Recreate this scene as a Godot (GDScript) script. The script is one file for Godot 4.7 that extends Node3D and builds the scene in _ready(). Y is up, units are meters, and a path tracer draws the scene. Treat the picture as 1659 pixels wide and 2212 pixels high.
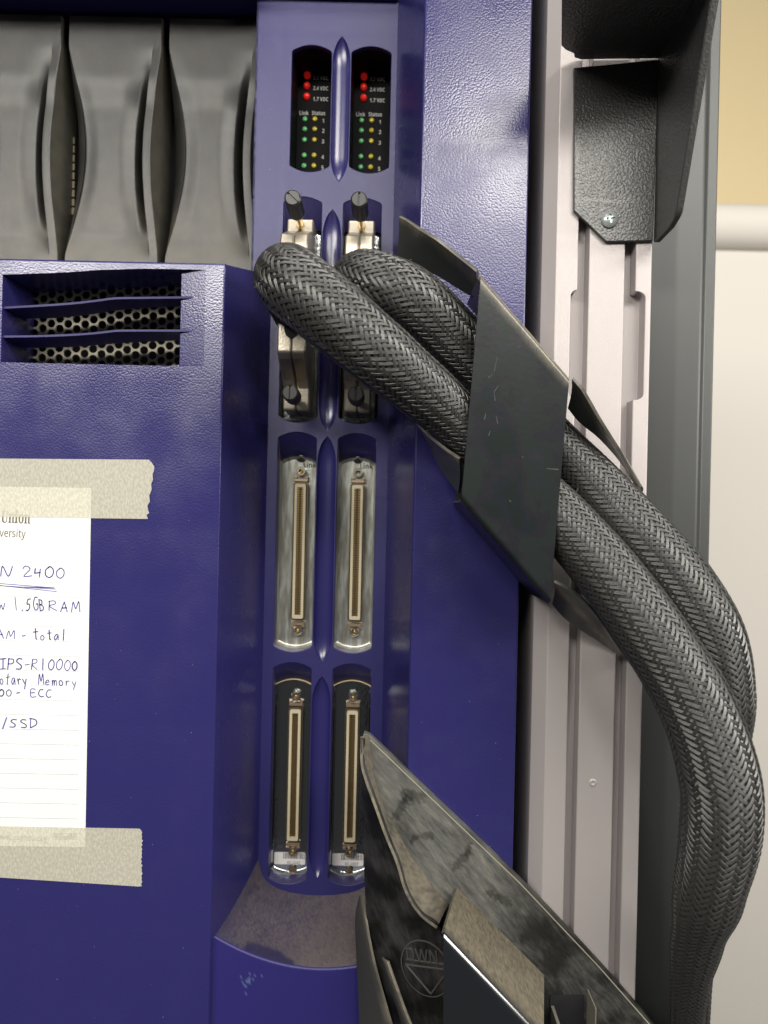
extends Node3D
# Close-up of a computer cabinet: blue fascia with ports, two braided cables, cable guides, a silver post.
# All shapes are worked out in millimetres, then stored in metres. The camera stands 400 mm in front of the fascia plane (z = 0).

const CAM_Z := 400.0
const FOCAL := 1661.0
const ROLL := 1.3
var names := {}
var M := {}
var rng := RandomNumberGenerator.new()


class Sh:
	var v := PackedVector3Array()
	var n := PackedVector3Array()
	var uv := PackedVector2Array()
	var paint = null

	func tri(a: Vector3, b: Vector3, c: Vector3, na: Vector3, nb: Vector3, nc: Vector3) -> void:
		var g := (b - a).cross(c - a)
		if g.length_squared() < 1e-12:
			return
		if g.dot(na + nb + nc) > 0.0:
			v.append_array([a, c, b])
			n.append_array([na, nc, nb])
		else:
			v.append_array([a, b, c])
			n.append_array([na, nb, nc])

	func quad(a: Vector3, b: Vector3, c: Vector3, d: Vector3, na: Vector3, nb: Vector3, nc: Vector3, nd: Vector3) -> void:
		tri(a, b, c, na, nb, nc)
		tri(a, c, d, na, nc, nd)

	func flat(a: Vector3, b: Vector3, c: Vector3, d: Vector3, out: Vector3) -> void:
		var k := (b - a).cross(c - a) + (c - a).cross(d - a)
		k = k.normalized()
		if k.dot(out) < 0.0:
			k = -k
		quad(a, b, c, d, k, k, k, k)

	func mesh(off: Vector3) -> ArrayMesh:
		var a := []
		a.resize(Mesh.ARRAY_MAX)
		var w := PackedVector3Array()
		w.resize(v.size())
		for i in v.size():
			w[i] = v[i] * 0.001 - off
		a[Mesh.ARRAY_VERTEX] = w
		a[Mesh.ARRAY_NORMAL] = n
		if uv.size() == v.size() and uv.size():
			a[Mesh.ARRAY_TEX_UV] = uv
		if paint != null:
			var cs := PackedColorArray()
			cs.resize(v.size())
			for i in v.size():
				cs[i] = paint.call(v[i])
			a[Mesh.ARRAY_COLOR] = cs
		var m := ArrayMesh.new()
		m.add_surface_from_arrays(Mesh.PRIMITIVE_TRIANGLES, a)
		return m


# ---------- scene tree helpers ----------
func numbered(called: String, parent: Node) -> String:
	var key := str(parent.get_instance_id()) + called
	names[key] = names.get(key, -1) + 1
	return called if names[key] == 0 else "%s_%03d" % [called, names[key]]

func base_of(o: Node) -> Vector3:
	var p := Vector3.ZERO
	while o is Node3D and o != self:
		p += o.position
		o = o.get_parent()
	return p

func thing(called: String, label: String, category: String, at: Vector3, group := "") -> Node3D:
	var o := Node3D.new()
	o.name = numbered(called, self)
	add_child(o, true)
	o.position = at * 0.001
	tag(o, label, category, group)
	return o

func tag(o: Node, label: String, category: String, group := "") -> void:
	o.set_meta("label", label)
	o.set_meta("category", category)
	if group:
		o.set_meta("group", group)

func put(called: String, sh: Sh, mat: Material, parent: Node = self) -> MeshInstance3D:
	var o := MeshInstance3D.new()
	o.name = numbered(called, parent)
	o.mesh = sh.mesh(base_of(parent))
	o.material_override = mat
	parent.add_child(o, true)
	return o


# ---------- geometry helpers ----------
func P(u: float, v: float, z: float) -> Vector3:   # a spot of the photo plan (1659 x 2212) at depth z, in millimetres
	var t := deg_to_rad(ROLL)
	var du := u - 830.0
	var dv := v - 1106.0
	var s := (CAM_Z - z) / FOCAL
	return Vector3((du * cos(t) + dv * sin(t)) * s, (du * sin(t) - dv * cos(t)) * s, z)

func P2(u: float, v: float, z: float) -> Vector2:
	var p := P(u, v, z)
	return Vector2(p.x, p.y)

func signed_area(p: PackedVector2Array) -> float:
	var s := 0.0
	for i in p.size():
		s += p[i].cross(p[(i + 1) % p.size()])
	return s * 0.5

func ccw(p: PackedVector2Array) -> PackedVector2Array:
	if signed_area(p) < 0.0:
		p.reverse()
	return p

func inset(p: PackedVector2Array, d: float) -> PackedVector2Array:   # p counter-clockwise, d > 0 goes inwards
	var out := PackedVector2Array()
	var k := p.size()
	for i in k:
		var e0 := (p[i] - p[(i + k - 1) % k]).normalized()
		var e1 := (p[(i + 1) % k] - p[i]).normalized()
		var n0 := Vector2(-e0.y, e0.x)
		var n1 := Vector2(-e1.y, e1.x)
		var m := (n0 + n1)
		m = m / maxf(0.25, m.length_squared() / 2.0)
		out.append(p[i] + m * d)
	return out

func round_poly(pts: PackedVector2Array, radii: Array, seg := 5) -> PackedVector2Array:   # closed
	var out := PackedVector2Array()
	var k := pts.size()
	for i in k:
		var r: float = radii[i] if i < radii.size() else radii[-1]
		if r <= 0.0:
			out.append(pts[i])
			continue
		var a := pts[(i + k - 1) % k] - pts[i]
		var b := pts[(i + 1) % k] - pts[i]
		var half := absf(a.angle_to(b)) * 0.5
		var d := minf(r / tan(half), 0.49 * minf(a.length(), b.length()))
		var p0 := pts[i] + a.normalized() * d
		var p1 := pts[i] + b.normalized() * d
		for j in seg + 1:
			var t := float(j) / seg
			out.append(p0.lerp(pts[i], t).lerp(pts[i].lerp(p1, t), t))
	return out

func pill(cx: float, y0: float, y1: float, hw: float, sag := 3.0, r := 1.8) -> PackedVector2Array:
	var p := PackedVector2Array()
	var rr := []
	for j in 11:
		var x := -1.0 + 0.2 * j
		p.append(Vector2(cx + hw * x, y0 + sag * x * x))
		rr.append(r if j == 0 or j == 10 else 0.0)
	for j in 11:
		var x := 1.0 - 0.2 * j
		p.append(Vector2(cx + hw * x, y1 - sag * x * x))
		rr.append(r if j == 0 or j == 10 else 0.0)
	return ccw(round_poly(p, rr, 4))

func spindle(cx: float, y0: float, y1: float, hw: float, tip: float) -> PackedVector2Array:
	var p := PackedVector2Array()
	for j in 41:
		var y := y0 + (y1 - y0) * j / 40.0
		p.append(Vector2(cx + spindle_w(y, y0, y1, hw, tip), y))
	for j in range(1, 40):
		var y := y1 - (y1 - y0) * j / 40.0
		p.append(Vector2(cx - spindle_w(y, y0, y1, hw, tip), y))
	return ccw(p)

func spindle_w(y: float, y0: float, y1: float, hw: float, tip: float) -> float:
	var d := minf(y - y0, y1 - y) / tip
	return hw * (pow(1.0 - pow(1.0 - minf(d, 1.0), 2.0), 0.78) * 0.99 + 0.01)

func span_at(p: PackedVector2Array, y: float) -> Vector2:
	var lo := INF
	var hi := -INF
	for i in p.size():
		var a := p[i]
		var b := p[(i + 1) % p.size()]
		if (a.y <= y and b.y > y) or (b.y <= y and a.y > y):
			var x := a.x + (b.x - a.x) * (y - a.y) / (b.y - a.y)
			lo = minf(lo, x)
			hi = maxf(hi, x)
	return Vector2(lo, hi)

func holed(sh: Sh, outer: PackedVector2Array, holes: Array, z: float) -> void:   # flat sheet facing +z with convex holes
	var ys := {}
	for p in outer:
		ys[snappedf(p.y, 0.001)] = true
	for h in holes:
		for p in h:
			ys[snappedf(p.y, 0.001)] = true
	var rows := ys.keys()
	rows.sort()
	var up := Vector3(0, 0, 1)
	for i in rows.size() - 1:
		var a: float = rows[i]
		var b: float = rows[i + 1]
		if b - a < 0.003:
			continue
		var ya := a + 0.0006
		var yb := b - 0.0006
		var oa := span_at(outer, ya)
		var ob := span_at(outer, yb)
		if oa.x > oa.y:
			continue
		var cuts := []
		for h in holes:
			var ha := span_at(h, ya)
			var hb := span_at(h, yb)
			if ha.x <= ha.y and hb.x <= hb.y:
				cuts.append([ha, hb])
		cuts.sort_custom(func(p, q): return p[0].x + p[1].x < q[0].x + q[1].x)
		var la := oa.x
		var lb := ob.x
		for c in cuts:
			sh.quad(Vector3(la, a, z), Vector3(c[0].x, a, z), Vector3(c[1].x, b, z), Vector3(lb, b, z), up, up, up, up)
			la = c[0].y
			lb = c[1].y
		sh.quad(Vector3(la, a, z), Vector3(oa.y, a, z), Vector3(ob.y, b, z), Vector3(lb, b, z), up, up, up, up)

func ring(sh: Sh, a: PackedVector2Array, za: float, b: PackedVector2Array, zb: float, inward: bool, na_t := 0.0, nb_t := 0.0) -> void:
	# strip between two outlines of equal length; normals: outline normal tilted towards +z by na_t / nb_t (radians), inward or outward
	var k := a.size()
	var na := PackedVector3Array()
	var nb := PackedVector3Array()
	for i in k:
		var e := (a[(i + 1) % k] - a[(i + k - 1) % k]).normalized()
		var o := Vector3(e.y, -e.x, 0)
		if inward:
			o = -o
		na.append(o * cos(na_t) + Vector3(0, 0, sin(na_t)))
		nb.append(o * cos(nb_t) + Vector3(0, 0, sin(nb_t)))
	for i in k:
		var j := (i + 1) % k
		sh.quad(Vector3(a[i].x, a[i].y, za), Vector3(a[j].x, a[j].y, za), Vector3(b[j].x, b[j].y, zb), Vector3(b[i].x, b[i].y, zb), na[i], na[j], nb[j], nb[i])

func disc(sh: Sh, p: PackedVector2Array, z: float, dir := 1.0) -> void:
	var c := Vector2.ZERO
	for q in p:
		c += q / p.size()
	var up := Vector3(0, 0, dir)
	for i in p.size():
		var q := p[(i + 1) % p.size()]
		sh.tri(Vector3(c.x, c.y, z), Vector3(p[i].x, p[i].y, z), Vector3(q.x, q.y, z), up, up, up)

func prism(sh: Sh, p0: PackedVector2Array, t0: float, t1: float, bevel := 0.0, T := Transform3D()) -> void:
	var p := ccw(p0.duplicate())
	var secs := [[t0, 0.0], [t1, 0.0]]
	if bevel > 0.0:
		secs = [[t0, bevel], [t0 + bevel, 0.0], [t1 - bevel, 0.0], [t1, bevel]]
	var rings := []
	for s in secs:
		var q := inset(p, s[1]) if s[1] > 0.0 else p
		var r := PackedVector3Array()
		for c in q:
			r.append(T * Vector3(c.x, c.y, s[0]))
		rings.append(r)
	var k := p.size()
	for s in rings.size() - 1:
		for i in k:
			var j := (i + 1) % k
			var e := p[j] - p[i]
			var tilt := 0.0
			if bevel > 0.0:
				tilt = [-1.0, 0.0, 1.0][s]
			var o := T.basis * Vector3(e.y, -e.x, tilt * e.length())
			sh.flat(rings[s][i], rings[s][j], rings[s + 1][j], rings[s + 1][i], o)
	var idx := Geometry2D.triangulate_polygon(p)
	var up := (T.basis * Vector3(0, 0, 1)).normalized()
	for i in range(0, idx.size(), 3):
		sh.tri(rings[-1][idx[i]], rings[-1][idx[i + 1]], rings[-1][idx[i + 2]], up, up, up)
		sh.tri(rings[0][idx[i]], rings[0][idx[i + 1]], rings[0][idx[i + 2]], -up, -up, -up)

func box(sh: Sh, a: Vector3, b: Vector3, bevel := 0.0) -> void:
	prism(sh, PackedVector2Array([Vector2(a.x, a.y), Vector2(b.x, a.y), Vector2(b.x, b.y), Vector2(a.x, b.y)]), minf(a.z, b.z), maxf(a.z, b.z), bevel)

func grid_normals(g: Array, hint: Vector3) -> Array:
	var out := []
	var r := g.size()
	var c: int = g[0].size()
	for i in r:
		var row := PackedVector3Array()
		for j in c:
			var du: Vector3 = g[i][mini(j + 1, c - 1)] - g[i][maxi(j - 1, 0)]
			var dv: Vector3 = g[mini(i + 1, r - 1)][j] - g[maxi(i - 1, 0)][j]
			var k := du.cross(dv).normalized()
			if k == Vector3.ZERO:
				k = hint
			row.append(k if k.dot(hint) >= 0.0 else -k)
		out.append(row)
	return out

func grid(sh: Sh, g: Array, hint: Vector3) -> void:
	var ns := grid_normals(g, hint)
	for i in g.size() - 1:
		for j in g[0].size() - 1:
			sh.quad(g[i][j], g[i][j + 1], g[i + 1][j + 1], g[i + 1][j], ns[i][j], ns[i][j + 1], ns[i + 1][j + 1], ns[i + 1][j])

func consistent_normals(g: Array, hint: Vector3) -> Array:   # as grid_normals, but one sign for the whole sheet
	var ns := []
	var r := g.size()
	var c: int = g[0].size()
	var sum := 0.0
	for i in r:
		var row := PackedVector3Array()
		for j in c:
			var du: Vector3 = g[i][mini(j + 1, c - 1)] - g[i][maxi(j - 1, 0)]
			var dv: Vector3 = g[mini(i + 1, r - 1)][j] - g[maxi(i - 1, 0)][j]
			var k := du.cross(dv).normalized()
			sum += k.dot(hint)
			row.append(k)
		ns.append(row)
	if sum < 0.0:
		for row in ns:
			for j in row.size():
				row[j] = -row[j]
	return ns

func shell(sh: Sh, g: Array, thick: float, hint: Vector3) -> void:   # a curved sheet with thickness: the grid is its outer side
	var ns := consistent_normals(g, hint)
	var back := []
	for i in g.size():
		var row := PackedVector3Array()
		for j in g[i].size():
			row.append(g[i][j] - ns[i][j] * thick)
		back.append(row)
	var r := g.size() - 1
	var c: int = g[0].size() - 1
	for i in r:
		for j in c:
			sh.quad(g[i][j], g[i][j + 1], g[i + 1][j + 1], g[i + 1][j], ns[i][j], ns[i][j + 1], ns[i + 1][j + 1], ns[i + 1][j])
			sh.quad(back[i][j], back[i][j + 1], back[i + 1][j + 1], back[i + 1][j], -ns[i][j], -ns[i][j + 1], -ns[i + 1][j + 1], -ns[i + 1][j])
	for i in r:
		sh.flat(g[i][0], g[i + 1][0], back[i + 1][0], back[i][0], g[i][0] - g[i][1])
		sh.flat(g[i][c], g[i + 1][c], back[i + 1][c], back[i][c], g[i][c] - g[i][c - 1])
	for j in c:
		sh.flat(g[0][j], g[0][j + 1], back[0][j + 1], back[0][j], g[0][j] - g[1][j])
		sh.flat(g[r][j], g[r][j + 1], back[r][j + 1], back[r][j], g[r][j] - g[r - 1][j])

func along(poly: Array, k: int) -> PackedVector3Array:   # k + 1 points evenly along a smooth curve through poly
	var c := Curve3D.new()
	for i in poly.size():
		var a: Vector3 = poly[maxi(i - 1, 0)]
		var b: Vector3 = poly[mini(i + 1, poly.size() - 1)]
		var here: Vector3 = poly[i]
		var t := (b - a).normalized()
		var li := here.distance_to(a) / 3.0
		var lo := here.distance_to(b) / 3.0
		c.add_point(here, -t * li, t * lo)
	c.bake_interval = 0.8
	var out := PackedVector3Array()
	for i in k + 1:
		out.append(c.sample_baked(c.get_baked_length() * i / k, true))
	return out

func sheet_between(a: Array, b: Array, k: int, w: int, bow := 0.0, bow_dir := Vector3.ZERO) -> Array:
	var pa := along(a, k)
	var pb := along(b, k)
	var g := []
	for i in k + 1:
		var row := PackedVector3Array()
		for j in w + 1:
			var t := float(j) / w
			row.append(pa[i].lerp(pb[i], t) + bow_dir * bow * sin(PI * t))
		g.append(row)
	return g

func bent(points: Array, radii: Array, seg := 6) -> Array:   # open profile [[point, normal], ...] with rounded corners; the normal is to the left of the way it runs
	var out := []
	for i in points.size():
		var p: Vector2 = points[i]
		if i == 0 or i == points.size() - 1:
			var e: Vector2 = (points[1] - points[0] if i == 0 else points[i] - points[i - 1]).normalized()
			out.append([p, Vector2(-e.y, e.x)])
			continue
		var e0: Vector2 = (p - points[i - 1]).normalized()
		var e1: Vector2 = (points[i + 1] - p).normalized()
		var n0 := Vector2(-e0.y, e0.x)
		var n1 := Vector2(-e1.y, e1.x)
		var r: float = radii[i]
		if r <= 0.0:
			out.append([p, n0])
			out.append([p, n1])
			continue
		var ang := e0.angle_to(e1)
		var d := r * absf(tan(ang * 0.5))
		var c := p - e0 * d + n0 * r * signf(ang)
		for j in seg + 1:
			var t := float(j) / seg
			var nn := n0.rotated(ang * t)
			out.append([c - nn * r * signf(ang), nn])
	return out

func upright(sh: Sh, prof: Array, y0: float, y1: float, rows := 1) -> void:   # profile in (x, z), drawn out along y
	for k in rows:
		var a := lerpf(y0, y1, float(k) / rows)
		var b := lerpf(y0, y1, float(k + 1) / rows)
		for i in prof.size() - 1:
			var p: Vector2 = prof[i][0]
			var q: Vector2 = prof[i + 1][0]
			var np: Vector2 = prof[i][1]
			var nq: Vector2 = prof[i + 1][1]
			if p.distance_to(q) < 1e-4:
				continue
			sh.quad(Vector3(p.x, a, p.y), Vector3(q.x, a, q.y), Vector3(q.x, b, q.y), Vector3(p.x, b, p.y), Vector3(np.x, 0, np.y), Vector3(nq.x, 0, nq.y), Vector3(nq.x, 0, nq.y), Vector3(np.x, 0, np.y))

func lathe(sh: Sh, prof: Array, at: Vector3, seg := 28, knurl := 0.0) -> void:   # prof: [[radius, z], ...] turned about the z axis through at, flat across, smooth round
	for i in prof.size() - 1:
		var r0: float = prof[i][0]
		var z0: float = prof[i][1]
		var r1: float = prof[i + 1][0]
		var z1: float = prof[i + 1][1]
		var nr := Vector2(z1 - z0, r0 - r1).normalized()
		for j in seg:
			var a0 := TAU * j / seg
			var a1 := TAU * (j + 1) / seg
			var k0 := 1.0 - knurl * (j % 2)
			var k1 := 1.0 - knurl * ((j + 1) % 2)
			var d0 := Vector3(cos(a0), sin(a0), 0)
			var d1 := Vector3(cos(a1), sin(a1), 0)
			var n0 := d0 * nr.x + Vector3(0, 0, nr.y)
			var n1 := d1 * nr.x + Vector3(0, 0, nr.y)
			if knurl > 0.0:
				var p := at + d0 * r0 * k0 + Vector3(0, 0, z0)
				sh.flat(p, at + d1 * r0 * k1 + Vector3(0, 0, z0), at + d1 * r1 * k1 + Vector3(0, 0, z1), at + d0 * r1 * k0 + Vector3(0, 0, z1), n0 + n1)
			else:
				sh.quad(at + d0 * r0 + Vector3(0, 0, z0), at + d1 * r0 + Vector3(0, 0, z0), at + d1 * r1 + Vector3(0, 0, z1), at + d0 * r1 + Vector3(0, 0, z1), n0, n1, n1, n0)

func dome(sh: Sh, at: Vector3, r: float, h: float, seg := 20, rings := 6) -> void:
	for i in rings:
		var t0 := PI * 0.5 * i / rings
		var t1 := PI * 0.5 * (i + 1) / rings
		for j in seg:
			var q := []
			for s in [[t0, j], [t0, j + 1], [t1, j + 1], [t1, j]]:
				var a: float = TAU * s[1] / seg
				q.append(Vector3(cos(a) * cos(s[0]), sin(a) * cos(s[0]), sin(s[0])))
			var w := Vector3(r, r, h)
			var iw := Vector3(1 / r, 1 / r, 1 / h)
			sh.quad(at + q[0] * w, at + q[1] * w, at + q[2] * w, at + q[3] * w, (q[0] * iw).normalized(), (q[1] * iw).normalized(), (q[2] * iw).normalized(), (q[3] * iw).normalized())

func circle(c: Vector2, r: float, k := 24, ry := 0.0) -> PackedVector2Array:
	var p := PackedVector2Array()
	for i in k:
		p.append(c + Vector2(cos(TAU * i / k) * r, sin(TAU * i / k) * (ry if ry > 0.0 else r)))
	return p

func text(called: String, words: String, cap: float, at: Vector3, mat: Material, parent: Node, font := "Droid Sans", weight := 400, squeeze := 1.0, turn := 0.0, deep := 0.06, left := true) -> MeshInstance3D:
	var f := SystemFont.new()
	f.font_names = PackedStringArray([font])
	f.font_weight = weight
	var t := TextMesh.new()
	t.text = words
	t.font = f
	t.font_size = 64
	var k := cap / (0.714 * 64.0)   # the mesh is made at one millimetre a font pixel, then scaled
	t.pixel_size = 0.001
	t.depth = deep * 0.001 / k
	t.curve_step = 2.0
	t.horizontal_alignment = HORIZONTAL_ALIGNMENT_LEFT if left else HORIZONTAL_ALIGNMENT_CENTER
	var o := MeshInstance3D.new()
	o.name = numbered(called, parent)
	o.mesh = t
	o.material_override = mat
	parent.add_child(o, true)
	o.position = at * 0.001 - base_of(parent)
	o.rotation.z = turn
	o.scale = Vector3(squeeze * k, k, k)
	return o


# ---------- materials ----------
func lin(r: float, g: float, b: float) -> Color:
	return Color(r, g, b).linear_to_srgb()

func noise_tex(kind: int, freq: float, octaves: int, sd: int, ramp: Array, size := 1024, warp := 0.0) -> NoiseTexture2D:
	var f := FastNoiseLite.new()
	f.noise_type = kind as FastNoiseLite.NoiseType
	f.seed = sd
	f.frequency = freq
	f.fractal_octaves = octaves
	f.fractal_type = FastNoiseLite.FRACTAL_FBM if octaves > 1 else FastNoiseLite.FRACTAL_NONE
	if warp > 0.0:
		f.domain_warp_enabled = true
		f.domain_warp_amplitude = warp
		f.domain_warp_frequency = freq * 2.0
	var t := NoiseTexture2D.new()
	t.width = size
	t.height = size
	t.seamless = true
	t.noise = f
	if ramp.size():
		var g := Gradient.new()
		var offs := PackedFloat32Array()
		var cols := PackedColorArray()
		for s in ramp:
			offs.append(s[0])
			cols.append(s[1])
		g.offsets = offs
		g.colors = cols
		t.color_ramp = g
	return t

func mat(color: Color, rough: float, metal := 0.0, spec := 0.5) -> StandardMaterial3D:
	var m := StandardMaterial3D.new()
	m.albedo_color = color
	m.roughness = rough
	m.metallic = metal
	m.metallic_specular = spec
	m.uv1_triplanar = true
	return m

func relief(m: StandardMaterial3D, tex: Texture2D, tile_mm: float, height_mm: float) -> StandardMaterial3D:
	m.heightmap_enabled = true
	m.heightmap_texture = tex
	m.heightmap_scale = height_mm * 0.1
	m.uv1_scale = Vector3.ONE * (1000.0 / tile_mm)
	return m

func grey(x: float) -> Color:
	return Color(x, x, x)

func make_materials() -> void:
	var grain := noise_tex(FastNoiseLite.TYPE_CELLULAR, 0.095, 1, 3, [])
	var fine := noise_tex(FastNoiseLite.TYPE_SIMPLEX, 0.11, 2, 5, [])
	var cast := noise_tex(FastNoiseLite.TYPE_SIMPLEX, 0.03, 3, 8, [])
	M.blue = relief(mat(lin(0.0225, 0.0205, 0.112), 0.33, 0.0, 0.6), grain, 90.0, -0.05)
	M.blue.roughness_texture = noise_tex(FastNoiseLite.TYPE_SIMPLEX, 0.004, 5, 71, [[0.0, grey(0.62)], [0.5, grey(0.78)], [1.0, grey(1.0)]], 512)
	M.blue_smooth = relief(mat(lin(0.023, 0.021, 0.11), 0.36, 0.0, 0.5), fine, 60.0, 0.05)
	M.groove = relief(mat(lin(0.023, 0.021, 0.11), 0.24, 0.0, 0.6), fine, 60.0, 0.02)
	M.hood = mat(lin(0.006, 0.005, 0.014), 0.75)
	M.dark_blue = relief(mat(lin(0.022, 0.018, 0.11), 0.5), fine, 60.0, 0.03)
	M.painted = relief(mat(Color.WHITE, 0.45), fine, 50.0, 0.05)
	M.painted.vertex_color_use_as_albedo = true
	M.dusty = relief(mat(Color.WHITE, 0.8, 0.0, 0.3), fine, 40.0, 0.12)
	M.dusty.vertex_color_use_as_albedo = true
	M.drive = relief(mat(Color.WHITE, 0.36, 0.0, 0.5), fine, 60.0, 0.04)
	M.drive.vertex_color_use_as_albedo = true
	M.black = relief(mat(lin(0.016, 0.017, 0.019), 0.4), fine, 60.0, 0.02)
	M.guide = relief(mat(Color.WHITE, 0.27), cast, 120.0, 0.012)
	M.guide.vertex_color_use_as_albedo = true
	M.void = mat(lin(0.004, 0.004, 0.006), 0.8)
	M.strand = mat(lin(0.034, 0.034, 0.033), 0.35, 0.0, 0.85)
	M.core = mat(lin(0.03, 0.029, 0.026), 0.5)
	M.powder = relief(mat(lin(0.036, 0.036, 0.036), 0.36, 0.0, 0.7), noise_tex(FastNoiseLite.TYPE_CELLULAR, 0.03, 2, 11, []), 40.0, 0.2)
	M.silver = relief(mat(lin(0.42, 0.385, 0.385), 0.44, 0.25), fine, 60.0, 0.07)
	M.post = mat(lin(0.055, 0.058, 0.058), 0.42, 0.4)
	M.post.uv1_scale = Vector3(220, 3, 220)
	M.post.heightmap_enabled = true
	M.post.heightmap_texture = grain
	M.post.heightmap_scale = 0.001
	M.zinc = relief(mat(lin(0.43, 0.39, 0.32), 0.38, 0.8), cast, 60.0, 0.05)
	M.plate = mat(lin(0.95, 0.96, 0.95), 0.3, 0.75)
	M.plate.albedo_texture = noise_tex(FastNoiseLite.TYPE_SIMPLEX, 0.012, 5, 33, [[0.0, lin(0.42, 0.37, 0.30)], [0.42, lin(0.56, 0.57, 0.52)], [0.6, lin(0.68, 0.70, 0.65)], [1.0, lin(0.9, 0.92, 0.88)]], 512)
	M.plate.uv1_scale = Vector3(45, 7, 45)
	M.plate.heightmap_enabled = true
	M.plate.heightmap_texture = grain
	M.plate.heightmap_scale = 0.006
	M.mirror = relief(mat(lin(0.42, 0.45, 0.47), 0.16, 1.0), cast, 90.0, 0.06)
	M.nut = mat(lin(0.75, 0.72, 0.62), 0.25, 1.0)
	M.brass = mat(lin(0.7, 0.52, 0.27), 0.3, 1.0)
	M.cream = mat(lin(0.52, 0.46, 0.32), 0.45)
	M.brown = mat(lin(0.05, 0.032, 0.012), 0.6)
	M.gold = mat(lin(0.75, 0.5, 0.18), 0.3, 1.0)
	M.dark_metal = mat(lin(0.18, 0.14, 0.10), 0.4, 0.8)  # dark tan metal of the socket shells, plate screws and studs
	M.tan = mat(lin(0.5, 0.38, 0.27), 0.35, 0.8)
	M.knob = mat(lin(0.02, 0.02, 0.02), 0.35)
	M.steel = mat(lin(0.62, 0.68, 0.68), 0.28, 0.6)
	M.paper = relief(mat(lin(0.73, 0.74, 0.73), 0.85), cast, 80.0, 0.05)
	M.tape = mat(Color.WHITE, 0.6, 0.0, 0.4)
	M.tape.albedo_color = Color(1, 1, 1, 0.64)
	M.tape.transparency = BaseMaterial3D.TRANSPARENCY_ALPHA
	M.tape.albedo_texture = noise_tex(FastNoiseLite.TYPE_SIMPLEX, 0.05, 4, 21, [[0.0, lin(0.52, 0.50, 0.40)], [0.5, lin(0.61, 0.59, 0.48)], [1.0, lin(0.74, 0.72, 0.59)]], 512)
	M.tape.uv1_scale = Vector3(26, 13, 13)
	M.tape.heightmap_enabled = true
	M.tape.heightmap_texture = cast
	M.tape.heightmap_scale = 0.006
	M.ink = mat(lin(0.055, 0.045, 0.33), 0.7)
	M.print = mat(lin(0.12, 0.11, 0.07), 0.8)
	M.faint = mat(lin(0.30, 0.32, 0.45), 0.8)
	M.letter_black = mat(lin(0.03, 0.025, 0.02), 0.7)
	M.letter_white = mat(lin(0.5, 0.5, 0.48), 0.7)
	M.label = mat(lin(0.75, 0.73, 0.72), 0.6)
	M.wall = mat(lin(0.80, 0.66, 0.40), 0.85)
	M.cabinet = mat(lin(0.60, 0.57, 0.53), 0.8)
	M.screen = mat(lin(0.003, 0.003, 0.004), 0.5, 0.0, 0.2)
	M.mesh_metal = mat(lin(0.26, 0.24, 0.19), 0.55, 0.4)
	for k in [["red", lin(0.9, 0.03, 0.02), lin(0.8, 0.02, 0.015), 0.2], ["green", lin(0.12, 0.48, 0.17), lin(0.12, 0.5, 0.16), 0.05], ["yellow", lin(0.5, 0.4, 0.02), lin(0.55, 0.42, 0.02), 0.04]]:
		var m := mat(k[1], 0.12)
		m.emission_enabled = true  # slight glow added so the unlit LEDs show in their dark recess
		m.emission = k[2]
		m.emission_energy_multiplier = k[3]
		M[k[0]] = m


# ---------- the view and its light ----------
func set_view() -> void:
	var cam := Camera3D.new()
	cam.name = "camera"
	add_child(cam)
	var lens := CameraAttributesPhysical.new()
	lens.frustum_focal_length = 12.0 * FOCAL / 1106.0
	lens.frustum_focus_distance = 0.335
	lens.frustum_near = 0.02
	lens.frustum_far = 20.0
	lens.exposure_aperture = 7.0
	cam.attributes = lens
	cam.fov = rad_to_deg(2.0 * atan(1106.0 / FOCAL))
	cam.near = 0.02
	cam.far = 20.0
	cam.position = Vector3(0, 0, CAM_Z * 0.001)
	cam.rotation.z = deg_to_rad(ROLL)
	cam.current = true
	var w := WorldEnvironment.new()
	w.name = "room_light"
	var e := Environment.new()
	e.background_mode = Environment.BG_COLOR
	e.background_color = lin(0.065, 0.062, 0.06)
	e.tonemap_mode = Environment.TONE_MAPPER_LINEAR
	e.tonemap_exposure = 0.8
	e.sdfgi_enabled = true
	e.ssao_enabled = true
	e.ssil_enabled = true
	w.environment = e
	add_child(w)
	# ceiling tubes of the room: to the upper right and upper left behind the viewer, overhead, and a farther row to the right
	lamp(Vector3(0.62, 0.82, 1.3), Vector3(1.1, 0.24, 0), Vector3(0.05, 0.0, 0.05), 3.0)
	lamp(Vector3(-0.55, 0.55, 1.15), Vector3(0.9, 0.2, 0), Vector3(-0.05, 0.05, 0.05), 1.9)
	lamp(Vector3(0.15, 1.15, 0.40), Vector3(1.2, 0.25, 0), Vector3(0.0, -0.1, 0.05), 1.35)
	lamp(Vector3(1.45, 0.36, 0.80), Vector3(0.9, 0.3, 0), Vector3(0.05, -0.05, 0.05), 2.4)

func lamp(at: Vector3, size: Vector3, to: Vector3, energy: float) -> void:
	var l := AreaLight3D.new()
	l.name = numbered("ceiling_tube", self)
	l.area_size = Vector2(size.x, size.y)
	l.light_color = Color(1.0, 0.982, 0.945)
	l.light_energy = energy
	l.shadow_enabled = true
	l.set("area_range", 8.0)
	add_child(l, true)
	l.look_at_from_position(at, to, Vector3.UP)


func _ready() -> void:
	rng.seed = 7
	set_view()
	make_materials()
	background()
	cabinet()
	posts()
	drives()
	bracket()
	cables()
	guide_with_cables()
	empty_guide()
	note()


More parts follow.
